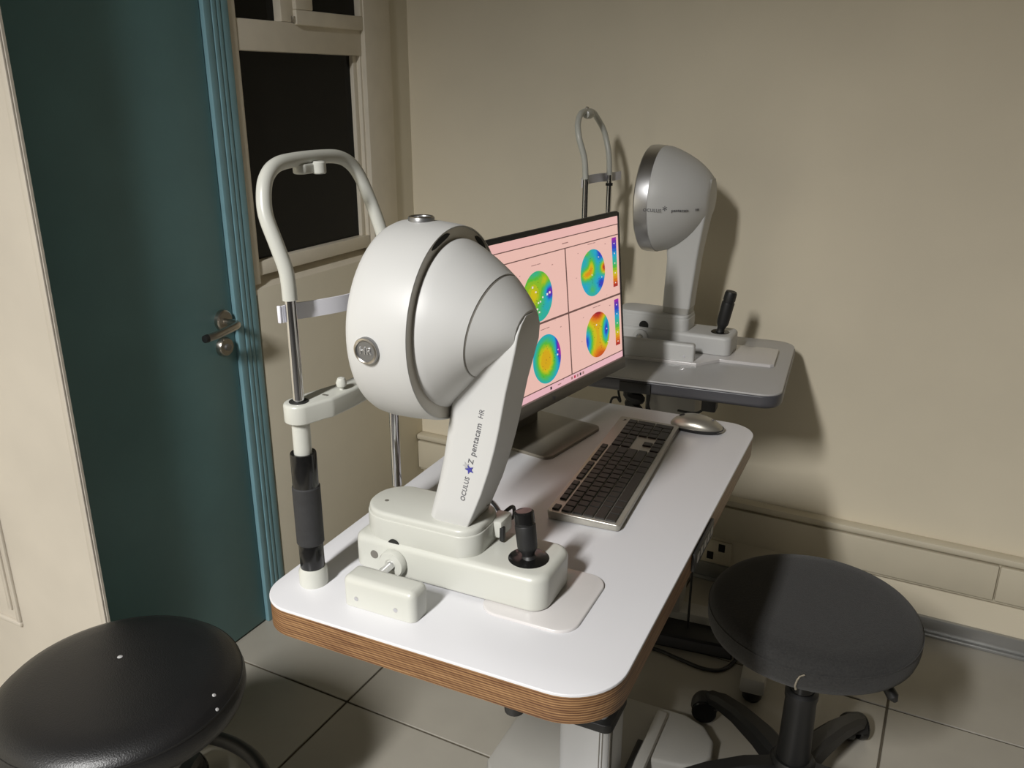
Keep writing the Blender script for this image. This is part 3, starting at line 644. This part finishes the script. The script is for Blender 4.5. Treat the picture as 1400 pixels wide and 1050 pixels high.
def f_ur(x, y): return 0.40 + 0.42*gauss(x, y, -0.55, -0.02, 0.42, 0.25) + 0.34*gauss(x, y, -0.1, 0.25, 0.28, 0.38) + 0.62*gauss(x, y, 0.98, 0.10, 0.34, 0.28) + 0.25*gauss(x, y, -0.5, 0.95, 0.3, 0.2) - 0.24*gauss(x, y, 0.75, 0.75, 0.4, 0.35) - 0.22*gauss(x, y, 0.7, -0.55, 0.4, 0.3) + 0.14*gauss(x, y, -0.1, -0.7, 0.3, 0.22) - 0.05*gauss(x, y, -0.7, -0.5, 0.4, 0.4)
def f_ll(x, y):
    e = math.hypot((x+0.08)/0.82, (y+0.02)/0.92); return 0.80 - 0.10*e - 0.36*max(0, e-0.42)**1.0*1.2 - 0.42*gauss(x, y, 0.95, 0.25, 0.28, 0.45)
def f_lr(x, y): return 0.76 + 0.24*gauss(x, y, 0.1, 1.0, 0.8, 0.35) + 0.18*gauss(x, y, 0.2, -1.0, 0.8, 0.4) - 0.56*gauss(x, y, -0.95, -0.15, 0.42, 0.62) - 0.60*gauss(x, y, 0.72, 0.05, 0.30, 0.55) + 0.35*gauss(x, y, 1.0, -0.35, 0.18, 0.3) - 0.2*gauss(x, y, 0.85, 0.55, 0.2, 0.2)
def text_line(name, s_, size, m, parent, M, depth):
    """a line of print too small to read in the photograph: short strokes"""
    bm = bmesh.new(); x = -0.26*size*len(s_)
    for word in s_.split(' '):
        wl_ = 0.5*size*len(word); add_box(bm, x, x+wl_, -0.16*size, 0.16*size, 0, depth*2); x += wl_ + 0.4*size
    bm.transform(M); return obj(name, bm, m, parent, smooth=False)
def cmap(cy, cz, r, fn, whites=()):
    bm = bmesh.new(); lay = bm.loops.layers.float_color.new('Col'); NR, NA = 16, 56
    def P(q, a): return (X1+0.0005, sy(0)+cy*SW+q*r*math.cos(a), CH+cz*SH+q*r*math.sin(a))
    grid = [[bm.verts.new(P(j/NR, 2*PI*i/NA)) for i in range(NA)] for j in range(1, NR+1)]
    c = bm.verts.new(P(0, 0))
    def colr(v):
        x = (v.co.y - (sy(0)+cy*SW))/r; y = (v.co.z - (CH+cz*SH))/r; t = fn(x, y); t = round(t*22)/22
        return (*hue(t), 1)
    fs = [bm.faces.new((c, grid[0][i], grid[0][(i+1) % NA])) for i in range(NA)]
    for j in range(NR-1):
        for i in range(NA): fs.append(bm.faces.new((grid[j][i], grid[j+1][i], grid[j+1][(i+1) % NA], grid[j][(i+1) % NA])))
    for f in fs:
        for l in f.loops: l[lay] = colr(l.vert)
    m = mpart('eye_map', bm, MAPM, scr, smooth=False)
    for (x, y, q) in whites:
        yy, zz = sy(0)+cy*SW+x*r, CH+cz*SH+y*r
        mpart('map_mark', box(X1, X1+0.0009, yy-q, yy+q, zz-q*0.8, zz+q*0.8), SCRWHT, m, smooth=False)
    return m
wh = [(0.62, -0.02, 0.0024), (0.80, 0.02, 0.0024), (-0.35, 0.42, 0.0022), (-0.02, -0.25, 0.0019), (-0.28, -0.42, 0.0022), (-0.12, -0.48, 0.0020), (0.12, -0.22, 0.0019), (-0.5, -0.3, 0.0018), (-0.15, 0.2, 0.0018), (0.0, -0.62, 0.0020), (0.3, -0.08, 0.0018)]
cmap(0.432, 0.628, 0.0465, f_ul, wh)
cmap(0.800, 0.665, 0.0465, f_ur, [(-0.1, -0.08, 0.0014), (0.7, -0.3, 0.0012), (0.5, 0.6, 0.0012)])
cmap(0.462, 0.220, 0.0465, f_ll, [(0.75, 0.0, 0.0018), (0.80, 0.2, 0.0014)])
cmap(0.815, 0.235, 0.0465, f_lr, [(-0.1, 0.45, 0.0016), (0.75, 0.1, 0.0014), (0.8, -0.5, 0.0012)])
random.seed(3)
for (cy, cz) in ((0.432, 0.628), (0.80, 0.665), (0.462, 0.22), (0.815, 0.235)):
    for k in range(26):     # small measuring dots
        a, q = random.random()*2*PI, 0.0465*random.random()**0.5*0.75
        yy, zz = sy(0)+cy*SW+q*math.cos(a), CH+cz*SH+q*math.sin(a)
        if k < 16: mpart('map_dot', box(X1, X1+0.0008, yy-0.0006, yy+0.0006, zz-0.0006, zz+0.0006), SCRBLK, scr, smooth=False)
    for (dx, dz_, s, z_) in ((0.0, 0.058, 'xxxxxxxx xxxxx', 0.0042), (0.052, 0.050, 'xx', 0.0045), (-0.052, 0.046, 'x', 0.005), (-0.062, 0.0, 'xx', 0.0035), (0.05, -0.054, 'x', 0.004)):
        text_line('screen_text', s, z_, SCRTXT, scr, tilt @ basis((X1+0.0003, sy(0)+cy*SW+dx, CH+cz*SH+dz_), (0, 1, 0), (0, 0, 1)), 0.00005)
def cbar(cy, z0, z1, flip):
    bm = bmesh.new(); lay = bm.loops.layers.float_color.new('Col'); N = 18
    for k in range(N):
        a, b = sz(z0+(z1-z0)*k/N), sz(z0+(z1-z0)*(k+1)/N); y0, y1 = sy(cy-0.017), sy(cy+0.017)
        f = bm.faces.new([bm.verts.new((X1+0.0005, y, z)) for y, z in ((y0, a), (y1, a), (y1, b), (y0, b))])
        t = (k+0.5)/N
        if flip: t = 1-t
        for l in f.loops: l[lay] = (*hue(t), 1)
    m = mpart('colour_scale', bm, MAPM, scr, smooth=False)
    for k in range(5):
        zz = sz(z0 + (z1-z0)*(0.08+0.2*k)); yy = sy(cy)
        mpart('scale_mark', box(X1, X1+0.0008, yy-0.0016, yy+0.0016, zz-0.0012, zz+0.0012), SCRWHT, m, smooth=False)
cbar(0.965, 0.52, 0.86, True); cbar(0.965, 0.10, 0.43, True)
text_line('screen_text', 'xxxxxxx', 0.006, SCRTXT, scr, tilt @ basis((X1+0.0003, sy(0.62), sz(0.908)), (0, 1, 0), (0, 0, 1)), 0.00005)
for k, (yy, m) in enumerate(((0.47, SCRBLK), (0.61, SCRTXT), (0.63, SCRRED), (0.65, SCRTXT), (0.67, SCRBLK), (0.69, SCRTXT))):
    srect('task_icon', yy, yy+0.010, 0.012, 0.030, m, 0.0004)
text_line('screen_text', 'xxxx', 0.006, SCRTXT, scr, tilt @ basis((X1+0.0003, sy(0.53), sz(0.021)), (0, 1, 0), (0, 0, 1)), 0.00005)

# ================================================================== GREY TABLE AND SECOND SCANNER (room-aligned, turned)
Z2 = 0.805; R2 = rad(6.0); P2 = (-0.290, 1.855)     # front right corner of the top
g2 = thing('grey_table', 'grey topped instrument table standing against the plain wall', 'table', (P2[0], P2[1], 0), R2)
out = rrect(-0.78, 0.0, 0.0, 0.455, (0.04, 0.045, 0.055, 0.04), 10)
obj('top', prism(out, Z2-0.004, Z2, 0.002), GREYTOP, g2)
obj('edge_band', prism(rrect(-0.782, 0.002, -0.002, 0.457, (0.04, 0.046, 0.056, 0.04), 10), Z2-0.036, Z2-0.004, 0.004, 0.012, 4), GREYEDGE, g2, label='dark grey rounded edge band')
obj('column', box(-0.345, -0.215, 0.20, 0.30, 0.06, Z2-0.03, 0.006), PLATE, g2)
obj('foot_beam', box(-0.62, 0.05, 0.20, 0.26, 0.012, 0.07, 0.008), PLATE, g2)
obj('foot_arm', box(-0.02, 0.04, -0.03, 0.34, 0.03, 0.075, 0.008), PLATE, g2)
obj('foot_arm', box(-0.62, -0.56, -0.03, 0.34, 0.03, 0.075, 0.008), PLATE, g2)
for x, y in ((0.01, 0.0), (0.01, 0.31), (-0.59, 0.0), (-0.59, 0.31)):
    obj('floor_glide', lathe([(0.020, 0.0), (0.024, 0.006), (0.024, 0.026), (0.016, 0.034)], 'Z', (x, y, 0), 16), BLACKM, g2)
obj('control_strip', box(-0.365, -0.290, -0.008, 0.0, Z2-0.033, Z2-0.008, 0.002), BLACKM, g2, label='black control strip on the front edge')
pd = thing('slide_plate', 'cream slide plate under the silver ringed scanner on the grey table', 'plate', (-0.55, 2.10, Z2), R2)
obj('plate_body', prism([(-0.20, -0.125), (0.02, -0.125), (0.068, -0.068), (0.190, -0.068), (0.198, -0.060), (0.198, 0.068), (0.190, 0.076), (-0.20, 0.076)], 0.0003, 0.008, 0.002), PADM, pd)
rcv = obj('rail_cover', prism(rrect(-0.175, 0.012, -0.118, -0.096, 0.006, 5), 0.0075, 0.052, 0.007), SHELL, pd)
obj('screw', lathe([(0.0005, 0), (0.003, 0), (0.003, 0.002)], 'Y', (-0.012, -0.1195, 0.020), 12), CHROME, rcv)

class Local2:
    def __init__(s, name, label, cat, base, rz):
        s.o = thing(name, label, cat, base, rz); s.off = (0, 0, 0)
    def add(s, name, bm, m, parent=None, **k): return obj(name, bm, m, parent or s.o, **k)
D2 = (-0.60, 2.113, Z2+0.0085)
s2 = Local2('ringed_eye_scanner', 'white eye scanner with silver ring head on grey table by wall', 'eye scanner', D2, rad(1.5))
X = lambda x: x - D2[0]
ZZ = lambda z: z - D2[2]
b2 = s2.add('base_block', prism(rrect(-0.175, X(-0.460), -0.052, 0.052, (0.015, 0.018, 0.018, 0.015), 7), 0.0, ZZ(0.862), 0.009, 0.002, 4), SHELL)
c2 = s2.add('carriage', prism(rrect(-0.165, X(-0.572), -0.044, 0.044, (0.03, 0.018, 0.018, 0.03), 7), ZZ(0.861), ZZ(0.893), 0.002), SHELL)
s2.add('carriage_lid', prism(rrect(-0.164, X(-0.574), -0.043, 0.043, (0.03, 0.017, 0.017, 0.03), 7), ZZ(0.8925), ZZ(0.902), 0.004), SHELL, c2)
s2.add('finger_notch', lathe([(0.0005, 0), (0.0125, 0), (0.0125, 0.001)], 'Y', (X(-0.686), -0.0448, ZZ(0.866)), 20), DARK, c2)
s2.add('wheel', lathe([(0.006, 0.0), (0.018, 0.0), (0.020, -0.002), (0.020, -0.008), (0.017, -0.010), (0.010, -0.010), (0.008, -0.006)], 'Y', (X(-0.690), -0.051, 0.024), 26), SHELL, b2)
s2.add('axle', lathe([(0.007, -0.012), (0.007, 0.0)], 'Y', (X(-0.690), -0.051, 0.024), 14), SILVER, b2)
s2.add('joystick_disc', lathe([(0.0005, 0.0018), (0.022, 0.0016), (0.0235, 0.0)], 'Z', (X(-0.497), -0.004, ZZ(0.862)), 28), BLACKG, b2)
joystick(s2.add, (X(-0.497), -0.004, ZZ(0.862)), (X(-0.477), -0.004, ZZ(0.969)), 0.0150)
H2 = ZZ(1.185); XR2 = X(-0.704)
s2.add('silver_ring', lathe([(0.110, 0.0), (0.1275, 0.0), (0.1305, 0.003), (0.1315, 0.014), (0.1305, 0.035), (0.124, 0.0365)], 'X', (XR2, 0, H2), 64), SILVERB, label='brushed silver front ring')
s2.add('front_window', lathe([(0.0005, -0.001), (0.110, -0.001), (0.111, 0.002)], 'X', (XR2, 0, H2), 48), DARK)
prof = [(0.034, 0.1290, 0.0), (0.040, 0.1290, 0.0), (0.050, 0.1275, 0.001), (0.070, 0.1205, 0.001), (0.090, 0.1105, 0.002), (0.112, 0.0965, 0.004), (0.128, 0.0835, 0.006), (0.143, 0.0680, 0.008), (0.155, 0.0530, 0.010), (0.160, 0.0440, 0.0105)]
def rings2(pr, n=60): return [[(XR2+u, r*math.cos(2*PI*i/n), H2+z+r*math.sin(2*PI*i/n)*(1.0)) for i in range(n)] for u, r, z in pr]
s2.add('head_shell', add_loft(bmesh.new(), rings2(prof)), SHELL)
sec2 = [(0.900, -0.645, -0.577, 0.030), (0.918, -0.6455, -0.5745, 0.030)]
arm2 = [(0.918, -0.6460, -0.5740, 0.031), (0.960, -0.6450, -0.5710, 0.031), (1.005, -0.6430, -0.5670, 0.031), (1.040, -0.6420, -0.5640, 0.0315), (1.070, -0.645, -0.5605, 0.033), (1.110, -0.640, -0.5550, 0.036), (1.150, -0.630, -0.5490, 0.0385), (1.190, -0.615, -0.5440, 0.040), (1.225, -0.600, -0.5425, 0.034), (1.240, -0.590, -0.5430, 0.022)]
def aring(z, a, b, h): return [(x, y, ZZ(z)) for x, y in rrect(X(a), X(b), -h, h, (0.014, 0.006, 0.006, 0.014), 5)]
s2.add('arm_foot', add_loft(bmesh.new(), [aring(*q) for q in sec2]), PLATE, label='grey band at arm foot')
ar2 = s2.add('arm', add_loft(bmesh.new(), [aring(*q) for q in arm2]), SHELL)
def htext(s, xx, size, sp=1.0):
    k = (xx - XR2); r = 0.122
    for (a, b) in zip(prof, prof[1:]):
        if a[0] <= k <= b[0]: r = a[1] + (b[1]-a[1])*(k-a[0])/(b[0]-a[0]); slope = (b[1]-a[1])/(b[0]-a[0])
    dz = -0.012
    M = basis((xx, -math.sqrt(r*r-dz*dz)-0.0012, H2+dz), (1, -slope, 0), (0, 0.05, 1))
    text_mesh('printed_name', s, size, INK, s2.o, M, 0.0004, sp)
htext('OCULUS', XR2+0.048, 0.0105, 1.1); htext('*', XR2+0.076, 0.026); htext('pentacam', XR2+0.108, 0.0105, 1.05); htext('HR', XR2+0.142, 0.008)

h2 = Local2('rear_head_rest', 'slim cream head rest frame with chrome rods on grey table', 'head rest', (-0.845, 2.113, Z2), rad(1.5))
h2.add('hoop', hoop([(a, z-Z2, d) for a, z, d in ((.0875, 1.228, 0), (.0885, 1.28, -.004), (.093, 1.327, -.017), (.085, 1.352, -.025), (.073, 1.366, -.03), (.05, 1.384, -.034), (.02, 1.391, -.035))], 0.0, 0.0, 0.0075), SHELL2)
for v in (-0.088, 0.088):
    h2.add('chrome_rod', lathe([(0.0072, 0.001), (0.0072, 0.428)], 'Z', (0, v, 0), 18), CHROME)
    h2.add('base_socket', lathe([(0.019, 0), (0.019, 0.02), (0.012, 0.026)], 'Z', (0, v, 0), 20), SHELL2)
h2.add('rod_clamp', lathe([(0.0095, 0.395), (0.0095, 0.402)], 'Z', (0, 0.088, 0), 18), BLACKM)
h2.add('forehead_pad', lathe([(0.002, -0.020), (0.009, -0.018), (0.011, -0.010), (0.011, 0.010), (0.009, 0.018), (0.002, 0.020)], 'Y', (-0.031, 0, 0.579), 14), SHELL2)
h2.add('pad_screw', lathe([(0.004, 0.588), (0.004, 0.597), (0.002, 0.598)], 'Z', (-0.035, 0, 0), 12), SATIN)
sp2 = spline([(-0.008, -0.088, 0), (-0.020, -0.06, 0), (-0.028, 0, 0), (-0.020, 0.06, 0), (-0.006, 0.088, 0), (0.006, 0.12, 0), (0.012, 0.145, 0)], 5)
h2.add('forehead_strap', add_loft(bmesh.new(), [[(p.x-0.0015, p.y, 0.406), (p.x+0.0015, p.y, 0.406), (p.x+0.0015, p.y, 0.428), (p.x-0.0015, p.y, 0.428)] for p in sp2]), STRAP)
h2.add('chin_rest', prism(rrect(-0.02, 0.03, -0.10, 0.10, 0.012, 5), 0.255, 0.28, 0.004), SHELL2)

# cables and bits under the grey table
def cord(name, label, pts, r=0.004, m=BLACKM):
    p0 = Vector(pts[-1] if pts[-1][2] < pts[0][2] else pts[0]); o = obj(name, tube(spline([Vector(p)-p0 for p in pts], 8), r, 8), m); o.location = p0
    return tag(o, label, 'cable')
cord('cable_bundle', 'thick knotted black cable bundle hanging under the grey table', [(-0.660, 2.0, 0.762), (-0.672, 2.0, 0.73), (-0.692, 1.99, 0.70), (-0.662, 2.0, 0.688), (-0.694, 2.01, 0.668), (-0.664, 2.0, 0.65), (-0.672, 1.985, 0.58), (-0.672, 1.98, 0.30), (-0.67, 1.98, 0.016)], 0.0135)
cord('thin_cable', 'thin black cable looping left of the bundle under grey table', [(-0.690, 1.985, 0.769), (-0.716, 1.985, 0.715), (-0.708, 1.98, 0.68), (-0.722, 1.985, 0.688), (-0.738, 1.985, 0.66), (-0.735, 1.985, 0.50), (-0.73, 1.985, 0.20), (-0.73, 1.985, 0.005)], 0.003)
cord('hanging_cable', 'straight black cable hanging right of the bundle under grey table', [(-0.634, 2.0, 0.769), (-0.638, 2.0, 0.70), (-0.640, 1.99, 0.62), (-0.642, 1.985, 0.30), (-0.642, 1.98, 0.005)], 0.0035)
cord('curved_cable', 'curved black cable before the column of grey table', [(-0.615, 1.93, 0.771), (-0.618, 1.93, 0.72), (-0.612, 1.93, 0.69), (-0.590, 1.94, 0.672), (-0.56, 1.98, 0.64), (-0.50, 2.0, 0.50), (-0.49, 2.0, 0.047)], 0.0032)
ad = thing('power_adapter', 'black power adapter hung beneath the grey table top', 'adapter', (-0.475, 1.975, 0.700), R2)
obj('case', box(-0.018, 0.018, -0.02, 0.02, 0.0, 0.069, 0.005), BLACKM, ad)
obj('lead', tube(spline([(-0.01, 0, 0.006), (-0.025, 0.0, -0.010), (-0.05, 0.005, -0.016), (-0.08, 0.02, -0.02)], 6), 0.003, 8), BLACKM, ad)
fb = thing('floor_box', 'long dark box lying on the floor under the grey table', 'box', (-0.49, 2.005, 0), rad(8))
obj('case', box(-0.125, 0.125, -0.045, 0.045, 0.0, 0.045, 0.004), BLACKM, fb)
obj('front_strip', box(-0.12, 0.12, -0.0465, -0.044, 0.006, 0.036, 0.001), GREYEDGE, fb)
cord('floor_cable', 'black cable lying curved on the floor tiles before the dark box', [(-0.62, 1.90, 0.005), (-0.56, 1.925, 0.005), (-0.49, 1.915, 0.005), (-0.42, 1.905, 0.005), (-0.375, 1.92, 0.005), (-0.352, 1.97, 0.005), (-0.352, 2.02, 0.006)], 0.005)

# ================================================================== STOOLS
def stool(name, label, loc, hz, seat_prof, seat_mat, a0, arm_r, arch):
    t = thing(name, label, 'stool', (loc[0], loc[1], 0), 0.0)
    st = obj('seat', lathe(seat_prof, 'Z', (0, 0, hz), 72), seat_mat, t, angle=60)
    zb = hz + min(h for r, h in seat_prof)
    obj('seat_plate', lathe([(0.02, zb-0.028), (0.085, zb-0.022), (0.10, zb-0.004), (0.10, zb+0.002)], 'Z', (0, 0, 0), 28), BLACKM, t)
    obj('gas_lift', lathe([(0.0245, 0.20), (0.0245, zb-0.02)], 'Z', (0, 0, 0), 22), BLACKG, t)
    obj('column_sleeve', lathe([(0.036, 0.075), (0.034, 0.12), (0.031, zb-0.16), (0.033, zb-0.152), (0.033, zb-0.14), (0.026, zb-0.135)], 'Z', (0, 0, 0), 28), BLACKM, t)
    obj('hub', lathe([(0.040, 0.06), (0.048, 0.07), (0.048, 0.115), (0.040, 0.128)], 'Z', (0, 0, 0), 28), BLACKM, t)
    for k in range(5):
        a = a0 + k*2*PI/5; c, s = math.cos(a), math.sin(a)
        rings = []
        for q, zt, hh, wv in ((0.03, 0.118, 0.05, 0.026), (0.10, 0.118+arch, 0.042, 0.025), (0.18, 0.108+arch, 0.034, 0.022), (0.25, 0.090+arch*0.5, 0.028, 0.020), (arm_r-0.008, 0.078, 0.024, 0.019), (arm_r+0.012, 0.070, 0.014, 0.014)):
            rings.append([(q*c - y*s, q*s + y*c, z) for y, z in ((-wv, zt-hh), (wv, zt-hh), (wv, zt-0.010), (wv*0.6, zt), (-wv*0.6, zt), (-wv, zt-0.010))])
        ar = obj('base_arm', add_loft(bmesh.new(), rings), BLACKM, t)
        cx, cy = arm_r*c, arm_r*s
        a2 = a + 0.9; c2_, s2_ = math.cos(a2), math.sin(a2)
        bm = bmesh.new()
        for sd in (-0.016, 0.016):
            ox, oy = cx - sd*s2_ + 0.016*c2_, cy + sd*c2_ + 0.016*s2_
            wl_ = lathe([(0.008, -0.010), (0.027, -0.010), (0.0295, -0.007), (0.0295, 0.007), (0.027, 0.010), (0.008, 0.010)], 'Y', (0, 0, 0), 22)
            wl_.transform(Matrix.Translation((ox, oy, 0.0297)) @ Matrix.Rotation(a2, 4, 'Z'))
            tmp = bpy.data.meshes.new('tmp'); wl_.to_mesh(tmp); wl_.free(); bm.from_mesh(tmp); bpy.data.meshes.remove(tmp)
        obj('caster', bm, BLACKG, ar)
        hood = lathe([(0.004, -0.022), (0.030, -0.020), (0.0325, -0.012), (0.0325, 0.012), (0.030, 0.020), (0.004, 0.022)], 'Y', (0, 0, 0), 22)
        bmesh.ops.bisect_plane(hood, geom=hood.verts[:]+hood.edges[:]+hood.faces[:], plane_co=(0, 0, 0.004), plane_no=(0, 0, 1), clear_inner=True)
        hood.transform(Matrix.Translation((cx+0.016*c2_, cy+0.016*s2_, 0.0310)) @ Matrix.Rotation(a2, 4, 'Z'))
        obj('caster_hood', hood, BLACKM, ar)
        obj('caster_stem', lathe([(0.007, 0.03), (0.007, 0.062)], 'Z', (cx, cy, 0), 12), BLACKM, ar)
    return t, st, zb
RS = (-0.137, 1.552); RZ = 0.508
rs, seat, zb = stool('fabric_stool', 'round charcoal fabric swivel stool beside the white table', RS, RZ,
    [(0.001, 0.0), (0.10, -0.0005), (0.155, -0.002), (0.178, -0.005), (0.189, -0.010), (0.1960, -0.018), (0.1995, -0.029), (0.2005, -0.042), (0.1995, -0.056), (0.1965, -0.067), (0.187, -0.074), (0.10, -0.076), (0.001, -0.076)], FABRIC, rad(139.5), 0.283, 0.004)
obj('piping', lathe([(0.1990, -0.0265), (0.2006, -0.0275), (0.2006, -0.0295), (0.1990, -0.0305)], 'Z', (0, 0, RZ), 72, cap=False), FABRIC, seat)
za = rad(-88)
obj('zip', tube([(0.2012*math.cos(za+da), 0.2012*math.sin(za+da), RZ+zz) for da, zz in ((0.06, -0.030), (0.02, -0.036), (0.0, -0.046), (-0.01, -0.058), (0.0, -0.066))], 0.0022, 8), SATIN, seat)
obj('height_lever', tube(spline([(0.05, -0.01, zb-0.012), (0.09, -0.022, zb-0.016), (0.125, -0.034, zb-0.022), (0.140, -0.038, zb-0.028)], 5), 0.005, 10), SATIN, rs)
obj('lever_paddle', tube([(0.128, -0.034, zb-0.022), (0.146, -0.042, zb-0.036), (0.164, -0.050, zb-0.056), (0.170, -0.052, zb-0.064)], [0.005, 0.010, 0.011, 0.004], 14), BLACKM, rs)
LS = (-1.15, 0.768); LZ_ = 0.515
ls, seat, zb = stool('vinyl_stool', 'round black vinyl swivel stool before the teal door', LS, LZ_,
    [(r*1.065, h) for r, h in ((0.001, 0.0), (0.08, -0.0005), (0.130, -0.003), (0.158, -0.008), (0.177, -0.017), (0.188, -0.029), (0.1925, -0.043), (0.1925, -0.056), (0.188, -0.070), (0.176, -0.080), (0.10, -0.084), (0.001, -0.084))], VINYL, rad(122), 0.285, 0.0)
ring = bmesh.new()
add_loft(ring, [[((0.219+0.0145*math.cos(2*PI*k/12))*math.cos(2*PI*i/64), (0.219+0.0145*math.cos(2*PI*k/12))*math.sin(2*PI*i/64), 0.188+0.0145*math.sin(2*PI*k/12)) for k in range(12)] for i in range(65)], cap=False)
bmesh.ops.remove_doubles(ring, verts=ring.verts[:], dist=1e-5)
obj('foot_ring', ring, BLACKM, ls)
for k in range(3):
    a = rad(128 + 120*k); obj('ring_spoke', tube(spline([(0.03*math.cos(a), 0.03*math.sin(a), 0.215), (0.12*math.cos(a), 0.12*math.sin(a), 0.212), (0.215*math.cos(a), 0.215*math.sin(a), 0.189)], 5), 0.0095, 12), BLACKM, ls)
obj('piping', lathe([(0.1992, -0.0285), (0.2015, -0.0290), (0.2022, -0.0320), (0.2005, -0.0335)], 'Z', (0, 0, LZ_), 72, cap=False), VINYL, seat)
for (a, q, h) in ((rad(14), 0.182, -0.0135), (rad(9), 0.197, -0.0255)):  # small pale spots on the seat
    n_ = Vector((math.cos(a)*0.7, math.sin(a)*0.7, 0.7)); sp3 = lathe([(0.0005, 0.0012), (0.0025, 0.0010), (0.0035, -0.001)], 'Z', (0, 0, 0), 10)
    sp3.transform(Matrix.Translation((q*math.cos(a), q*math.sin(a), LZ_+h)) @ n_.to_track_quat('Z', 'Y').to_matrix().to_4x4()); obj('pale_spot', sp3, INKL, seat)
obj('pale_spot', lathe([(0.0005, 0.0006), (0.004, 0.0003), (0.005, -0.0005)], 'Z', (-0.03, 0.03, LZ_), 10), INKL, seat)
